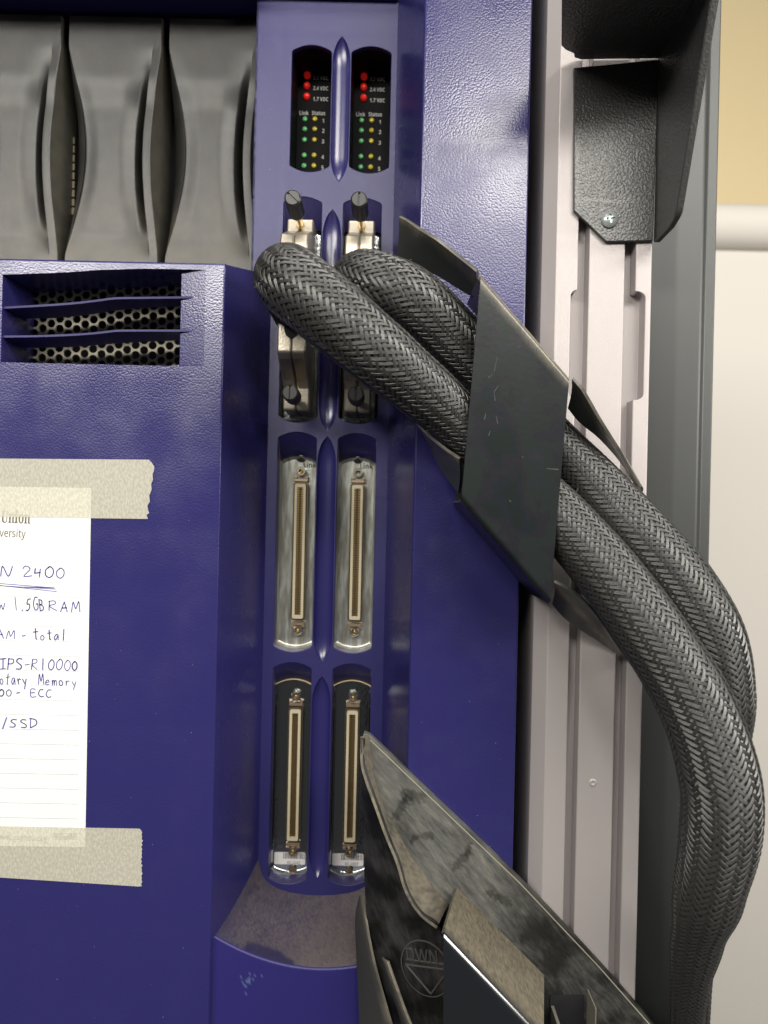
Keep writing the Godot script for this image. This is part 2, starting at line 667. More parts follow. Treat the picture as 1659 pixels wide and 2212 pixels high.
# ---------- what stands behind ----------
func background() -> void:
	var s := Sh.new()
	box(s, Vector3(-500, -1500, -1260), Vector3(2600, 1900, -1200))
	var w := put("wall", s, M.wall)
	w.set_meta("kind", "structure")
	var t := thing("white_cabinet", "pale grey cabinet with a rounded top rail, out of focus behind the rack", "cabinet", Vector3(800, -1000, -700))
	s = Sh.new()
	box(s, Vector3(380, -1400, -1100), Vector3(1500, 388, -706), 3.0)
	put("body", s, M.cabinet, t)
	s = Sh.new()
	var prof := []
	for i in 13:
		var a := PI * i / 12.0
		prof.append([Vector2(425.0 + 34.0 * cos(a), -722.0 + 30.0 * sin(a)), Vector2(cos(a), sin(a))])
	for i in 12:
		var p: Vector2 = prof[i][0]
		var q: Vector2 = prof[i + 1][0]
		var np: Vector2 = prof[i][1]
		var nq: Vector2 = prof[i + 1][1]
		s.quad(Vector3(380, p.x, p.y), Vector3(1500, p.x, p.y), Vector3(1500, q.x, q.y), Vector3(380, q.x, q.y), Vector3(0, np.x, np.y), Vector3(0, np.x, np.y), Vector3(0, nq.x, nq.y), Vector3(0, nq.x, nq.y))
	box(s, Vector3(380, 389, -1090), Vector3(1500, 459, -722.5))
	put("top_rail", s, M.cabinet, t)


# ---------- the blue cabinet ----------
func across(sh: Sh, prof: Array, x0: float, x1: float) -> void:   # profile in (y, z), drawn out along x
	for i in prof.size() - 1:
		var p: Vector2 = prof[i][0]
		var q: Vector2 = prof[i + 1][0]
		var np: Vector2 = prof[i][1]
		var nq: Vector2 = prof[i + 1][1]
		if p.distance_to(q) < 1e-4:
			continue
		var a := Vector3(0, np.x, np.y)
		var b := Vector3(0, nq.x, nq.y)
		sh.quad(Vector3(x0, p.x, p.y), Vector3(x1, p.x, p.y), Vector3(x1, q.x, q.y), Vector3(x0, q.x, q.y), a, a, b, b)

const PORT_X := [-45.9, -14.8]
const LAMP_X := [-42.9, -11.9]

func cabinet() -> void:
	var c := thing("computer_cabinet", "tall blue plastic computer cabinet with a recessed column of cable ports", "computer cabinet", Vector3(-30, -320, 0))
	# the bezel that stands out on the left, with its vent opening
	var s := Sh.new()
	var vent := PackedVector2Array([Vector2(-177, 64.6), Vector2(-84, 64.6), Vector2(-84, 109), Vector2(-112, 108.9), Vector2(-132, 107.9), Vector2(-150, 106.2), Vector2(-177, 104.7)])
	holed(s, PackedVector2Array([Vector2(-230, -330), Vector2(-76.4, -330), Vector2(-76.4, 110.8), Vector2(-230, 110.8)]), [vent], 48)
	upright(s, bent([Vector2(-76.4, 48), Vector2(-75.2, 48), Vector2(-61.3, 0), Vector2(-61.3, -6)], [0, 1.2, 0], 6), -330, 110.8)
	across(s, bent([Vector2(110.8, 48), Vector2(112, 48), Vector2(121.7, 0), Vector2(122, -30)], [0, 1.2, 0], 6), -230, -75.4)
	s.flat(Vector3(-75.2, 110.8, 47), Vector3(-61.3, 110.8, 0), Vector3(-61.3, 121.7, 0), Vector3(-75.2, 111.9, 47), Vector3(1, 0, 0.3))
	upright(s, bent([Vector2(-96.2, 16), Vector2(-96.2, 45), Vector2(-84, 48)], [0, 0.6, 0]), 64.6, 109)
	upright(s, bent([Vector2(-177, 48), Vector2(-177, 16)], []), 64.6, 105)
	s.flat(Vector3(-177, 64.6, 48), Vector3(-84, 64.6, 48), Vector3(-96.2, 64.6, 16), Vector3(-177, 64.6, 16), Vector3(0, 1, 0))
	for i in range(2, 6):
		var a := vent[i]
		var b := vent[i + 1]
		s.flat(Vector3(a.x, a.y, 48), Vector3(b.x, b.y, 48), Vector3(minf(b.x, -100.0), b.y + 1.0, 16), Vector3(minf(a.x, -100.0), a.y + 1.0, 16), Vector3(0, -1, 0))
	var bezel := put("front_bezel", s, M.blue, c)
	# the perforated grille and the wavy slats in the opening
	s = Sh.new()
	var up := Vector3(0, 0, 1)
	for i in 21:
		for j in 12:
			var q := Vector2(-181 + i * 4.24, 58.5 + j * 4.9 + (2.45 if i % 2 else 0.0))
			var hex := PackedVector2Array()
			for k in 18:
				var a := TAU * k / 18.0
				var f := fposmod(a, PI / 3.0) - PI / 6.0
				hex.append(q + Vector2(cos(a), sin(a)) * 2.45 / cos(f))
			var hole := circle(q, 2.02, 18)
			for k in 18:
				var k2 := (k + 1) % 18
				s.quad(Vector3(hex[k].x, hex[k].y, 16), Vector3(hex[k2].x, hex[k2].y, 16), Vector3(hole[k2].x, hole[k2].y, 16), Vector3(hole[k].x, hole[k].y, 16), up, up, up, up)
			ring(s, hole, 16, hole, 14.8, true)
	put("vent_grille", s, M.mesh_metal, bezel)
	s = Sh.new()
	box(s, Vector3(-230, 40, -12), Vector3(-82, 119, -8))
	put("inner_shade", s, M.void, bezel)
	var fronts := [[P(-40, 665, 46.6), P(0, 663, 46.6), P(106, 657, 46.6), P(159, 653, 46.6), P(212, 647, 46.6), P(245, 642.5, 46.6), P(290, 641.5, 46.6), P(418, 640, 46.6)], [P(-40, 726, 46.6), P(0, 725, 46.6), P(79, 724, 46.6), P(159, 721, 46.6), P(212, 717, 46.6), P(251, 712.5, 46.6), P(290, 712, 46.6), P(416, 712, 46.6)]]
	var backs := [[P(-40, 686, 25), P(0, 685, 25), P(120, 683, 25), P(190, 676, 25), P(264, 665, 25), P(400, 656, 25)], [P(-40, 749, 25), P(0, 748, 25), P(120, 747, 25), P(190, 743, 25), P(264, 737, 25), P(400, 731, 25)]]
	for k in 2:
		s = Sh.new()
		shell(s, sheet_between(fronts[k], backs[k], 30, 3), 0.9, Vector3(0, 1, 0))
		var slat := put("vent_slat", s, M.dark_blue, bezel)
		slat.material_override = M.dark_blue
	s = Sh.new()
	for k in 26:
		var at := Vector3(-100.5 + rng.randf_range(-5.5, 4), 66 + rng.randf_range(-1, 3.2), 19 + rng.randf_range(-1, 4))
		dome(s, at, rng.randf_range(1.4, 2.6), rng.randf_range(1, 2), 7, 2)
	put("paper_scrap", s, M.label, bezel)
	s = Sh.new()
	for k in 120:
		var at := Vector3(rng.randf_range(-176, -77), rng.randf_range(-250, 62), 48.02)
		if k % 3 == 1:
			at = Vector3(rng.randf_range(15, 61), rng.randf_range(-180, 240), 48.02)
		elif k % 9 == 2:
			at = Vector3(rng.randf_range(-70, -55), rng.randf_range(165, 260), 0.02)
		disc(s, circle(Vector2(at.x, at.y), rng.randf_range(0.05, 0.14), 6), at.z)
	put("dust_glint_specks", s, mat(lin(0.4, 0.4, 0.42), 0.8), c).set_meta("kind", "stuff")  # pale dots for dust, and for sparkles of the grain painted in
	port_column(c)
	# the sloped right-hand wall and the flat panel beyond it
	s = Sh.new()
	upright(s, bent([Vector2(1.4, -6), Vector2(1.4, 0), Vector2(13.4, 48), Vector2(62.7, 48), Vector2(62.7, -20)], [0, 0, 1.3, 1.0], 6), -330, 330)
	put("side_panel", s, M.blue, c)
	s = Sh.new()
	box(s, Vector3(60, -330, -24), Vector3(73, 330, -18))
	put("dark_gap_backing", s, M.void, c)  # near-black sheet standing in for the darkness deep in the gap
	s = Sh.new()
	box(s, Vector3(-230, 265, -34), Vector3(-72.3, 330, 26), 1.0)
	box(s, Vector3(-72.3, 265.5, -4), Vector3(1.2, 330, 5), 1.0)
	put("upper_frame", s, M.dark_blue, c)
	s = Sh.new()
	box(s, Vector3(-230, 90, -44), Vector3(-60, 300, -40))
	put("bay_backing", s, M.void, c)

func fillet_hole(s: Sh, p: PackedVector2Array, r: float, depth: float) -> void:
	var o1 := inset(p, -r)
	var o2 := inset(p, -r * 0.3)
	ring(s, o1, 0.0, o2, -r * 0.3, true, 1.5, 0.8)
	ring(s, o2, -r * 0.3, p, -r, true, 0.8, 0.05)
	ring(s, p, -r, p, -depth, true)

func cap_slope(s: Sh, cx: float, hw: float, y1: float, yp: float, depth: float) -> void:
	var g := []
	for i in 9:
		var t := i / 8.0
		var row := PackedVector3Array()
		for j in 17:
			var x := -1.0 + j / 8.0
			row.append(Vector3(cx + hw * x, lerpf(y1, yp, t) - 3.0 * x * x, -0.5 - (depth - 0.5) * (0.75 * t + 0.25 * t * t)))
		g.append(row)
	grid(s, g, Vector3(0, -0.2, 1))

func port_column(c: Node3D) -> void:
	var outer := PackedVector2Array([Vector2(1.4, 300), Vector2(-72, 300), Vector2(-72, 116), Vector2(-61.3, 115.99), Vector2(-61.3, -182)])
	var low := floor_arc()
	for p in low:
		outer.append(p)
	outer.append(Vector2(1.4, -182))
	var holes := []
	var lamps := []
	var ports := []
	for k in 2:
		lamps.append(pill(LAMP_X[k], 176, 242, 10.35, 3.2, 1.5))
		for r in [[45.6, 163.0], [-73.8, 40.5], [-194.5, -79.4]]:
			ports.append(pill(PORT_X[k], r[0], r[1], 10.0, 3.0, 1.5))
	var grooves := [[-27.4, 171.0, 247.0, 4.7], [-30.4, 41.0, 157.0, 4.9], [-30.4, -79.0, 39.0, 4.9], [-30.4, -191.0, -86.0, 4.9]]
	for p in lamps + ports:
		holes.append(inset(p, -0.35))
	for q in grooves:
		holes.append(spindle(q[0], q[1], q[2], q[3], 14.0))
	var s := Sh.new()
	holed(s, outer, holes, 0.0)
	for p in lamps:
		fillet_hole(s, p, 0.35, 24.0)
	for p in ports:
		fillet_hole(s, p, 0.35, 13.0)
	var gs := Sh.new()
	for q in grooves:
		var g := []
		for i in 61:
			var y := lerpf(q[1], q[2], i / 60.0)
			var w := spindle_w(y, q[1], q[2], q[3], 14.0)
			var row := PackedVector3Array()
			for j in 17:
				var t := -1.0 + j / 8.0
				row.append(Vector3(q[0] + w * t, y, -3.4 * w / q[3] * sqrt(maxf(0.0, 1.0 - t * t))))
			g.append(row)
		grid(gs, g, up_hint())
	for k in 2:
		cap_slope(s, PORT_X[k], 9.95, 163.0, 151.0, 12.0)
		cap_slope(s, PORT_X[k], 9.95, 40.5, 28.6, 12.0)
		cap_slope(s, PORT_X[k], 9.95, -79.4, -90.3, 12.0)
	# the step beside the drives
	upright(s, bent([Vector2(-72, -30), Vector2(-72, 0), Vector2(-71, 0)], [0, 0, 0]), 116, 300)
	var fascia := put("port_fascia", s, M.blue_smooth, c)
	put("finger_grooves", gs, M.groove, fascia)
	ledge(c, low)
	for k in 2:
		s = Sh.new()
		cap_slope(s, LAMP_X[k], 10.3, 242.0, 243.0, 23.4)
		put("window_hood", s, M.hood, c)
		indicator(c, LAMP_X[k])
	for k in 2:
		plugged_port(c, PORT_X[k])
		open_port(c, PORT_X[k], k, true)
		open_port(c, PORT_X[k], k, false)

func up_hint() -> Vector3:
	return Vector3(0, 0, 1)

func floor_arc() -> PackedVector2Array:
	var out := PackedVector2Array()
	for i in 33:
		var t := -1.0 + i / 16.0
		var x := -29.95 + 31.3 * t
		out.append(Vector2(x, -182.2 - 12.0 * sqrt(maxf(0.0, 1.0 - pow(absf(t), 6.0))) - 6.0 * (1.0 - t * t)))
	return out

func front_arc(x: float) -> float:
	return -212.0 + 13.3 * pow((x + 25.0) / 47.7, 2.0)

func ledge(c: Node3D, low: PackedVector2Array) -> void:
	var s := Sh.new()
	var g := []
	for i in 41:
		var t := i / 40.0
		var row := PackedVector3Array()
		for j in 121:
			var f := j / 120.0 * 32.0
			var k := mini(int(f), 31)
			var b := low[k].lerp(low[k + 1], f - k)
			var x := lerpf(-74.3, 13.5, j / 120.0)
			var e := Vector3(x, front_arc(x), 43.0)
			var q := Vector3(b.x, b.y, 0.0).lerp(e, t)
			q.y -= 1.6 * sin(PI * t)
			row.append(q)
		g.append(row)
	grid(s, g, Vector3(0, 1, 0.3))
	var n1 := FastNoiseLite.new()
	n1.seed = 4
	n1.frequency = 0.09
	n1.fractal_octaves = 4
	var n2 := FastNoiseLite.new()
	n2.seed = 9
	n2.frequency = 1.1
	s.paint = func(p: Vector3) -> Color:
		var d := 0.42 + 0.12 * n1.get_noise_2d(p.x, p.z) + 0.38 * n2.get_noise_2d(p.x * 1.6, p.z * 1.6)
		d += 0.35 * smoothstep(-45.0, 5.0, p.x + 0.4 * p.z)  # paler towards the front right: light falling there, painted into the dust colour
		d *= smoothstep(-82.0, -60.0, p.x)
		# a darker, bluer patch near the front edge
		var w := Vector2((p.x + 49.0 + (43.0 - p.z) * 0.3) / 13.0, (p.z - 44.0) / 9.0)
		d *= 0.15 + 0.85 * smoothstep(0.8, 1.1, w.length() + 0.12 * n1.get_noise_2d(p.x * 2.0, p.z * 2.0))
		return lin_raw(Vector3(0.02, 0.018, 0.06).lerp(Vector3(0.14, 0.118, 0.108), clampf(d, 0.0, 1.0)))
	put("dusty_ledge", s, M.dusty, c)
	s = Sh.new()
	g = []
	for i in 92:
		var row := PackedVector3Array()
		for j in 111:
			var x := lerpf(-74.0, 13.6, j / 110.0)
			var y := front_arc(x)
			if i < 4:
				var a := PI * 0.5 * i / 3.0
				row.append(Vector3(x, y - 1.0 + cos(a), 43.0 + sin(a)))
			else:
				row.append(Vector3(x, lerpf(y - 1.0, -330.0, pow((i - 3) / 88.0, 1.3)), 44.0))
		g.append(row)
	grid(s, g, Vector3(0, 0.3, 1))
	s.paint = func(p: Vector3) -> Color:
		var scuff := 0.0
		var q := Vector2((p.x + 58.0) / 9.0, (p.y + 218.0) / 6.5)
		if q.length() < 1.0 and n2.get_noise_2d(p.x * 3.0, p.y * 1.6) > 0.12 + 0.4 * q.length():
			scuff = 0.28
		if absf(p.y + 246.0 + (p.x + 60.0) * 0.2 + 0.5 * n1.get_noise_1d(p.x * 4.0)) < 0.3 and p.x < -42.0:
			scuff = 0.15
		return lin_raw(Vector3(0.0205, 0.0185, 0.125).lerp(Vector3(0.2, 0.3, 0.5), scuff))
	put("lower_fascia", s, M.painted, c)

func lin_raw(v: Vector3) -> Color:
	return Color(v.x, v.y, v.z)

func indicator(c: Node3D, cx: float) -> void:
	var s := Sh.new()
	box(s, Vector3(cx - 10.6, 175, -26), Vector3(cx + 10.6, 250, -23.5))
	var panel := put("indicator_panel", s, M.screen, c)
	# the inner liner of the window: a dark glossy sleeve
	s = Sh.new()
	var p := pill(cx, 176.2, 241.8, 10.2, 3.2, 1.5)
	ring(s, p, -3.0, inset(p, 0.4), -23.4, true)
	put("liner", s, M.screen, panel)
	var z := -23.4
	var du := 0.0 if cx < -30.0 else 122.5
	var dv := 0.0 if cx < -30.0 else 2.8
	for v in [164.1, 186.6, 209.9]:
		led(panel, M.red, P(664.5 + du - 0.0227 * (v - 164.0), v + dv, z), 1.85, 2.3)
	for v in [257.5, 279.2, 302.2, 335.8, 358.5]:
		led(panel, M.green, P(659.5 + du - 0.0227 * (v - 257.0), v + dv, z), 1.35, 0.9)
		led(panel, M.yellow, P(681.0 + du - 0.0227 * (v - 257.0), v + dv, z), 1.35, 0.9)
	var zt := z + 0.05
	var tilt := deg_to_rad(-0.2)
	text("lettering", "Fault", 2.0, P(648.7 + du, 153.0 + dv, zt), M.letter_white, panel, "Droid Sans", 700, 0.86, tilt)
	var rows := [168.0, 190.5, 213.8]
	var volts := ["3.3 VDC", "2.4 VDC", "1.7 VDC"]
	for k in 3:
		text("lettering", volts[k], 2.1, P(676.5 + du, rows[k] + dv, zt), M.letter_white, panel, "Droid Sans", 700, 0.80, tilt)
	text("lettering", "Link", 2.1, P(646.5 + du, 244.0 + dv, zt), M.letter_white, panel, "Droid Sans", 700, 0.86, tilt)
	text("lettering", "Status", 2.1, P(674.0 + du, 244.0 + dv, zt), M.letter_white, panel, "Droid Sans", 700, 0.84, tilt)
	var ys := [261.0, 282.7, 305.7, 339.3, 362.0]
	for k in 5:
		text("lettering", str(k + 1), 2.1, P(696.5 + du - 0.0227 * (ys[k] - 257.0), ys[k] + dv, zt), M.letter_white, panel, "Droid Sans", 700, 0.9, tilt)

func led(panel: Node3D, m: Material, at: Vector3, r: float, h: float) -> void:
	var s := Sh.new()
	lathe(s, [[r, 0.0], [r, h * 0.45]], at, 16)
	dome(s, at + Vector3(0, 0, h * 0.45), r, h * 0.6, 16, 5)
	put("led", s, m, panel)

func plate_with_lip(c: Node3D, cx: float, y0: float, yp: float, m: Material, lip: float) -> MeshInstance3D:
	var s := Sh.new()
	var o := pill(cx, y0 + 0.1, yp, 9.98, 3.0, 1.4)
	var i1 := inset(o, lip * 0.45)
	var i2 := inset(o, lip)
	ring(s, o, -9.6, i1, -11.4, true, 0.35, 0.6)
	ring(s, i1, -11.4, i2, -12.4, true, 0.7, 1.4)
	disc(s, i2, -12.4)
	return put("port_plate", s, m, c)

func rounded_rect(cx: float, cy: float, hw: float, hh: float, r: float) -> PackedVector2Array:
	return round_poly(PackedVector2Array([Vector2(cx - hw, cy - hh), Vector2(cx + hw, cy - hh), Vector2(cx + hw, cy + hh), Vector2(cx - hw, cy + hh)]), [r, r, r, r], 4)

func frame_ring(s: Sh, o: PackedVector2Array, i: PackedVector2Array, z0: float, z1: float, zin: float) -> void:
	ring(s, o, z0, o, z1, false)
	ring(s, o, z1, i, z1, false, 1.57, 1.57)
	ring(s, i, z1, i, zin, true)

func open_port(c: Node3D, px: float, k: int, upper: bool) -> void:
	var plate := plate_with_lip(c, px, -73.8 if upper else -194.5, 28.6 if upper else -90.3, M.plate if upper else M.mirror, 1.3)
	var cx := px + (1.3 if k == 0 else 0.5)
	var top := 14.3 if upper else -105.5
	var bot := -57.8 if upper else -175.6
	var cy := (top + bot) * 0.5
	var hh := (top - bot) * 0.5
	var s := Sh.new()
	frame_ring(s, rounded_rect(cx, cy, 3.9, hh + 0.5, 1.7), rounded_rect(cx, cy, 3.45, hh + 0.05, 1.5), -12.6, -8.6, -12.0)
	put("socket_shell", s, M.dark_metal, plate)
	s = Sh.new()
	frame_ring(s, rounded_rect(cx, cy, 2.95, hh - 0.3, 1.0), rounded_rect(cx, cy, 1.6, hh - 2.2, 0.3), -12.4, -7.2, -9.5)
	put("socket_insert", s, M.cream, plate)
	s = Sh.new()
	box(s, Vector3(cx - 1.7, cy - hh + 2.0, -11.6), Vector3(cx + 1.7, cy + hh - 2.0, -8.7))
	put("socket_slot", s, M.brown, plate)
	s = Sh.new()
	var y := cy - hh + 3.0
	while y < cy + hh - 2.8:
		box(s, Vector3(cx - 1.5, y, -8.9), Vector3(cx - 0.6, y + 0.62, -8.0))
		box(s, Vector3(cx + 0.6, y, -8.9), Vector3(cx + 1.5, y + 0.62, -8.0))
		y += 1.27
	put("contacts", s, M.gold, plate).set_meta("kind", "stuff")
	for e in [1.0, -1.0]:
		var ly: float = top + 2.4 if e > 0 else bot - 2.2
		s = Sh.new()
		box(s, Vector3(cx - 3.7, ly - 1.5, -12.5), Vector3(cx + 3.7, ly + 0.2 , -10.0), 0.25)
		box(s, Vector3(cx - 3.7, ly + (0.2 if e > 0 else -2.6), -12.5), Vector3(cx - 2.0, ly + (1.3 if e > 0 else -1.5), -9.8), 0.2)
		box(s, Vector3(cx + 2.0, ly + (0.2 if e > 0 else -2.6), -12.5), Vector3(cx + 3.7, ly + (1.3 if e > 0 else -1.5), -9.8), 0.2)
		put("latch", s, M.tan, plate)
		s = Sh.new()
		var at := Vector3(cx, (top + 6.3 if e > 0 else bot - 6.3), -12.4)
		lathe(s, [[2.5, 0], [2.5, 3.4], [2.2, 3.8], [1.35, 3.8], [1.2, 3.4], [1.2, 0.8]], at, 22)
		put("jack_nut", s, M.nut, plate)
		s = Sh.new()
		if not upper or k == 0 or e < 0:
			dome(s, at + Vector3(0, 0, 1.2), 1.15, 1.5, 12, 4)
			put("jack_screw", s, M.brass, plate)
	if upper:
		s = Sh.new()
		disc(s, circle(Vector2(cx - 0.3, 28.4), 2.9, 20), -12.2)
		put("notch", s, M.void, plate)
		s = Sh.new()
		dome(s, Vector3(cx - 0.2, 28.9, -12.1), 1.9, 1.0, 14, 4)
		put("plate_screw", s, M.dark_metal, plate)
		text("lettering", "Link", 2.8, Vector3(cx + 0.6, 24.3, -12.33), M.letter_black, plate, "Droid Sans", 700, 0.9, 0.0, 0.1)
	else:
		s = Sh.new()
		prism(s, rounded_rect(px - 0.4, -186.8, 8.3, 3.2, 0.8), -12.38, -12.2)
		put("barcode_label", s, M.label, plate)
		s = Sh.new()
		var x := px - 3.9
		while x < px + 7.4:
			var w := rng.randf_range(0.14, 0.5)
			box(s, Vector3(x, -187.0, -12.2), Vector3(x + w, -183.8, -12.14))
			x += w + rng.randf_range(0.2, 0.5)
		put("barcode", s, M.letter_black, plate)
		text("lettering", "KCJ242" if k == 0 else "KCJ367", 1.45, Vector3(px - 1.9, -189.0, -12.12), M.letter_black, plate, "Droid Sans Mono", 700, 1.0, 0.0, 0.1)
		s = Sh.new()
		lathe(s, [[1.8, -0.5], [1.9, 0.6], [2.1, 1.2], [0.0, 1.6]], Vector3(cx, -192.3, -12.4), 18)
		put("post_stud", s, M.dark_metal, plate)
	return

func plugged_port(c: Node3D, px: float) -> void:
	var plate := plate_with_lip(c, px, 45.6, 151.0, M.mirror, 1.6)
	text("lettering", "Link", 1.6, Vector3(px - 1.0, 51.0, -12.3), M.letter_black, plate, "Droid Sans", 700, 1.0, 0.0, 0.1)
	text("lettering", "Act", 1.6, Vector3(px + 0.5, 48.3, -12.3), M.letter_black, plate, "Droid Sans", 700, 1.0, 0.0, 0.1)


# ---------- silver post and dark post ----------
func post_profile(xl: float, xr: float) -> Array:
	return bent([Vector2(70.6, -22), Vector2(70.6, 42.5), Vector2(76.3, 48), Vector2(xl, 48), Vector2(xl, 40), Vector2(91.2, 40), Vector2(91.2, 48), Vector2(107.7, 48), Vector2(107.7, 40), Vector2(xr, 40), Vector2(xr, 48), Vector2(120.2, 48), Vector2(120.2, 15)], [0, 0.8, 1.0, 0.7, 0.3, 0.3, 0.7, 0.7, 0.3, 0.3, 0.7, 0.9], 4)

func posts() -> void:
	var t := thing("silver_post", "silver grey metal post with two long grooves beside the blue panel", "post", Vector3(95, -320, 30))
	var s := Sh.new()
	var cuts := [[-330.0, 86.3, 112.6]]
	for i in 6:
		var a := PI * 0.5 * i / 5.0
		cuts.append([53.8 + 2.9 * (1.0 - cos(a)), 86.3 - 2.9 * sin(a), 112.6 + 4.7 * sin(a)])
	for i in 6:
		var a := PI * 0.5 * i / 5.0
		cuts.append([101.0 + 2.9 * sin(a), 83.4 + 2.9 * (1.0 - cos(a)), 117.3 - 4.7 * (1.0 - cos(a))])
	cuts.append([330.0, 86.3, 112.6])
	for i in cuts.size() - 1:
		var y0: float = cuts[i][0]
		var y1: float = cuts[i + 1][0]
		var p0 := post_profile(cuts[i][1], cuts[i][2])
		var p1 := post_profile(cuts[i + 1][1], cuts[i + 1][2])
		if i == 0:
			p1 = p0
		if i == cuts.size() - 2:
			p0 = p1
		for j in p0.size() - 1:
			var a: Vector2 = p0[j][0]
			var b: Vector2 = p0[j + 1][0]
			if a.distance_to(b) < 1e-4:
				continue
			var cc: Vector2 = p1[j + 1][0]
			var d: Vector2 = p1[j][0]
			var na := Vector3(p0[j][1].x, 0, p0[j][1].y)
			var nb := Vector3(p0[j + 1][1].x, 0, p0[j + 1][1].y)
			if absf(y1 - y0) < 1e-3:
				continue
			s.quad(Vector3(a.x, y0, a.y), Vector3(b.x, y0, b.y), Vector3(cc.x, y1, cc.y), Vector3(d.x, y1, d.y), na, nb, nb, na)
	put("extrusion", s, M.silver, t)
	s = Sh.new()
	var q := P(1281, 1691, 48)
	var g := []
	for i in 9:
		var row := PackedVector3Array()
		var r := i / 8.0
		for j in 25:
			var a := TAU * j / 24.0
			row.append(q + Vector3(cos(a) * r * 2.6, sin(a) * r * 2.6, 0.05 + 0.7 * exp(-pow((r - 0.45) * 5.0, 2.0)) * (1.0 - r)))
		g.append(row)
	grid(s, g, Vector3(0, 0, 1))
	put("paint_dimple", s, M.silver, t)
	var d := thing("dark_post", "dark grey brushed metal post at the edge of the rack, behind the silver post", "post", Vector3(145, -320, 0))
	s = Sh.new()
	upright(s, bent([Vector2(116, 18), Vector2(124, 18), Vector2(142, 20.5), Vector2(155, 20), Vector2(158, 15), Vector2(163.6, 14.5), Vector2(163.6, -80)], [0, 8, 14, 3, 1.5, 1.0], 6), -330, 330)
	put("face", s, M.post, d)


# ---------- drive carriers at the upper left ----------
func drives() -> void:
	var labels := ["grey plastic drive carrier cut off by the left edge of the view", "grey plastic drive carrier in the middle of the row of three", "grey plastic drive carrier beside the blue indicator column"]
	for k in 3:
		var x1 := -178.4 + 53.8 * k
		var t := thing("drive_carrier", labels[k], "drive carrier", Vector3(x1 - 26, 118, -12), "drive carriers in the upper bay")
		drive(t, x1 - 50.4, x1)
	var s := Sh.new()
	for k in 9:
		var a := P(151, 305 + k * 19, -32)
		box(s, Vector3(a.x - 1.6, a.y - 1.9, -32), Vector3(a.x + 3.0, a.y + 1.9, -31))
	var o := put("backplane_strip", s, mat(lin(0.2, 0.165, 0.11), 0.6))
	tag(o, "narrow tan circuit strip seen in the gap between two drive carriers", "circuit board")

func bulge(y: float) -> float:
	var t := clampf((246.0 - y) / 112.0, 0.0, 1.0)
	return pow(sin(PI * t), 1.15)

func drive(t: Node3D, x0: float, x1: float) -> void:
	var n1 := FastNoiseLite.new()
	n1.seed = 12
	n1.frequency = 0.05
	n1.fractal_octaves = 4
	var tint := func(p: Vector3) -> Color:
		var low := smoothstep(190.0, 135.0, p.y)
		var d := clampf(0.25 + 0.5 * low + 0.7 * n1.get_noise_2d(p.x, p.y), 0.0, 1.0)
		return lin_raw(Vector3(0.017, 0.017, 0.0172).lerp(Vector3(0.062, 0.056, 0.043), d * (0.35 + 0.5 * low)))
	var main := []
	var lens := []
	var rib := []
	var step := []
	var side := []
	var band := []
	for i in 71:
		var y := lerpf(262.0, 116.0, i / 70.0)
		var b := bulge(y)
		var zb := -12.0 - 1.8 * smoothstep(231.0, 213.0, y) + 1.0 * smoothstep(150.0, 125.0, y)
		var xl := x0 + 0.6 + 9.2 * b
		var xr := x1 - 4.7 * b
		var row := PackedVector3Array()
		for j in 7:
			var q := j / 6.0
			row.append(Vector3(lerpf(x0, xl, q), y, zb - (1.0 - sin(q * PI * 0.5)) * (2.0 + 15.0 * b)))
		lens.append(row)
		row = PackedVector3Array()
		var xs := xr - 4.9
		for j in 41:
			var q := j / 40.0
			var x := lerpf(xl, xs, q)
			var dip := -4.0 * b * smoothstep(14.0, 0.0, xs - x) - 14.0 * b * b * smoothstep(5.0, 0.0, xs - x) - 1.2 * b * smoothstep(9.0, 0.0, x - xl)
			row.append(Vector3(x, y, zb + dip))
		main.append(row)
		var zr := zb + 1.8 * b
		step.append(PackedVector3Array([Vector3(xs, y, zb - 4.0 * b - 14.0 * b * b), Vector3(xs + 0.25, y, lerpf(zb - 4.0 * b - 14.0 * b * b, zr, 0.6)), Vector3(xs + 0.5, y, zr)]))
		rib.append(PackedVector3Array([Vector3(xs + 0.5, y, zr), Vector3(lerpf(xs + 0.5, xr - 0.6, 0.5), y, zr + 0.3 * b), Vector3(xr - 0.6, y, zr)]))
		band.append(PackedVector3Array([Vector3(xr - 0.6, y, zr), Vector3(xr - 0.25, y, zr - 0.15), Vector3(xr, y, zr - 0.6)]))
		row = PackedVector3Array()
		for j in 7:
			var q := j / 6.0
			row.append(Vector3(lerpf(xr, x1 - 0.3, sin(q * PI * 0.5)), y, zr - 0.6 - 22.0 * q))
		side.append(row)
	var s := Sh.new()
	grid(s, main, Vector3(0, 0, 1))
	grid(s, lens, Vector3(-1, 0, 0.6))
	s.flat(Vector3(x0, 262, -12), Vector3(x1, 262, -12), Vector3(x1, 262, -35), Vector3(x0, 262, -35), Vector3(0, 1, 0))
	s.paint = tint
	put("front", s, M.drive, t)
	s = Sh.new()
	grid(s, step, Vector3(-1, 0, 0.3))
	grid(s, rib, Vector3(0, 0, 1))
	grid(s, band, Vector3(0.7, 0, 0.7))
	s.paint = tint
	put("grip_rib", s, M.drive, t)
	s = Sh.new()
	grid(s, side, Vector3(1, 0, 0.4))
	s.paint = func(p: Vector3) -> Color:
		var d := clampf(0.35 + 0.5 * n1.get_noise_2d(p.z * 2.0, p.y * 2.0), 0.0, 1.0)
		return lin_raw(Vector3(0.05, 0.05, 0.046).lerp(Vector3(0.1, 0.09, 0.065), d))
	put("grip_side", s, M.drive, t)


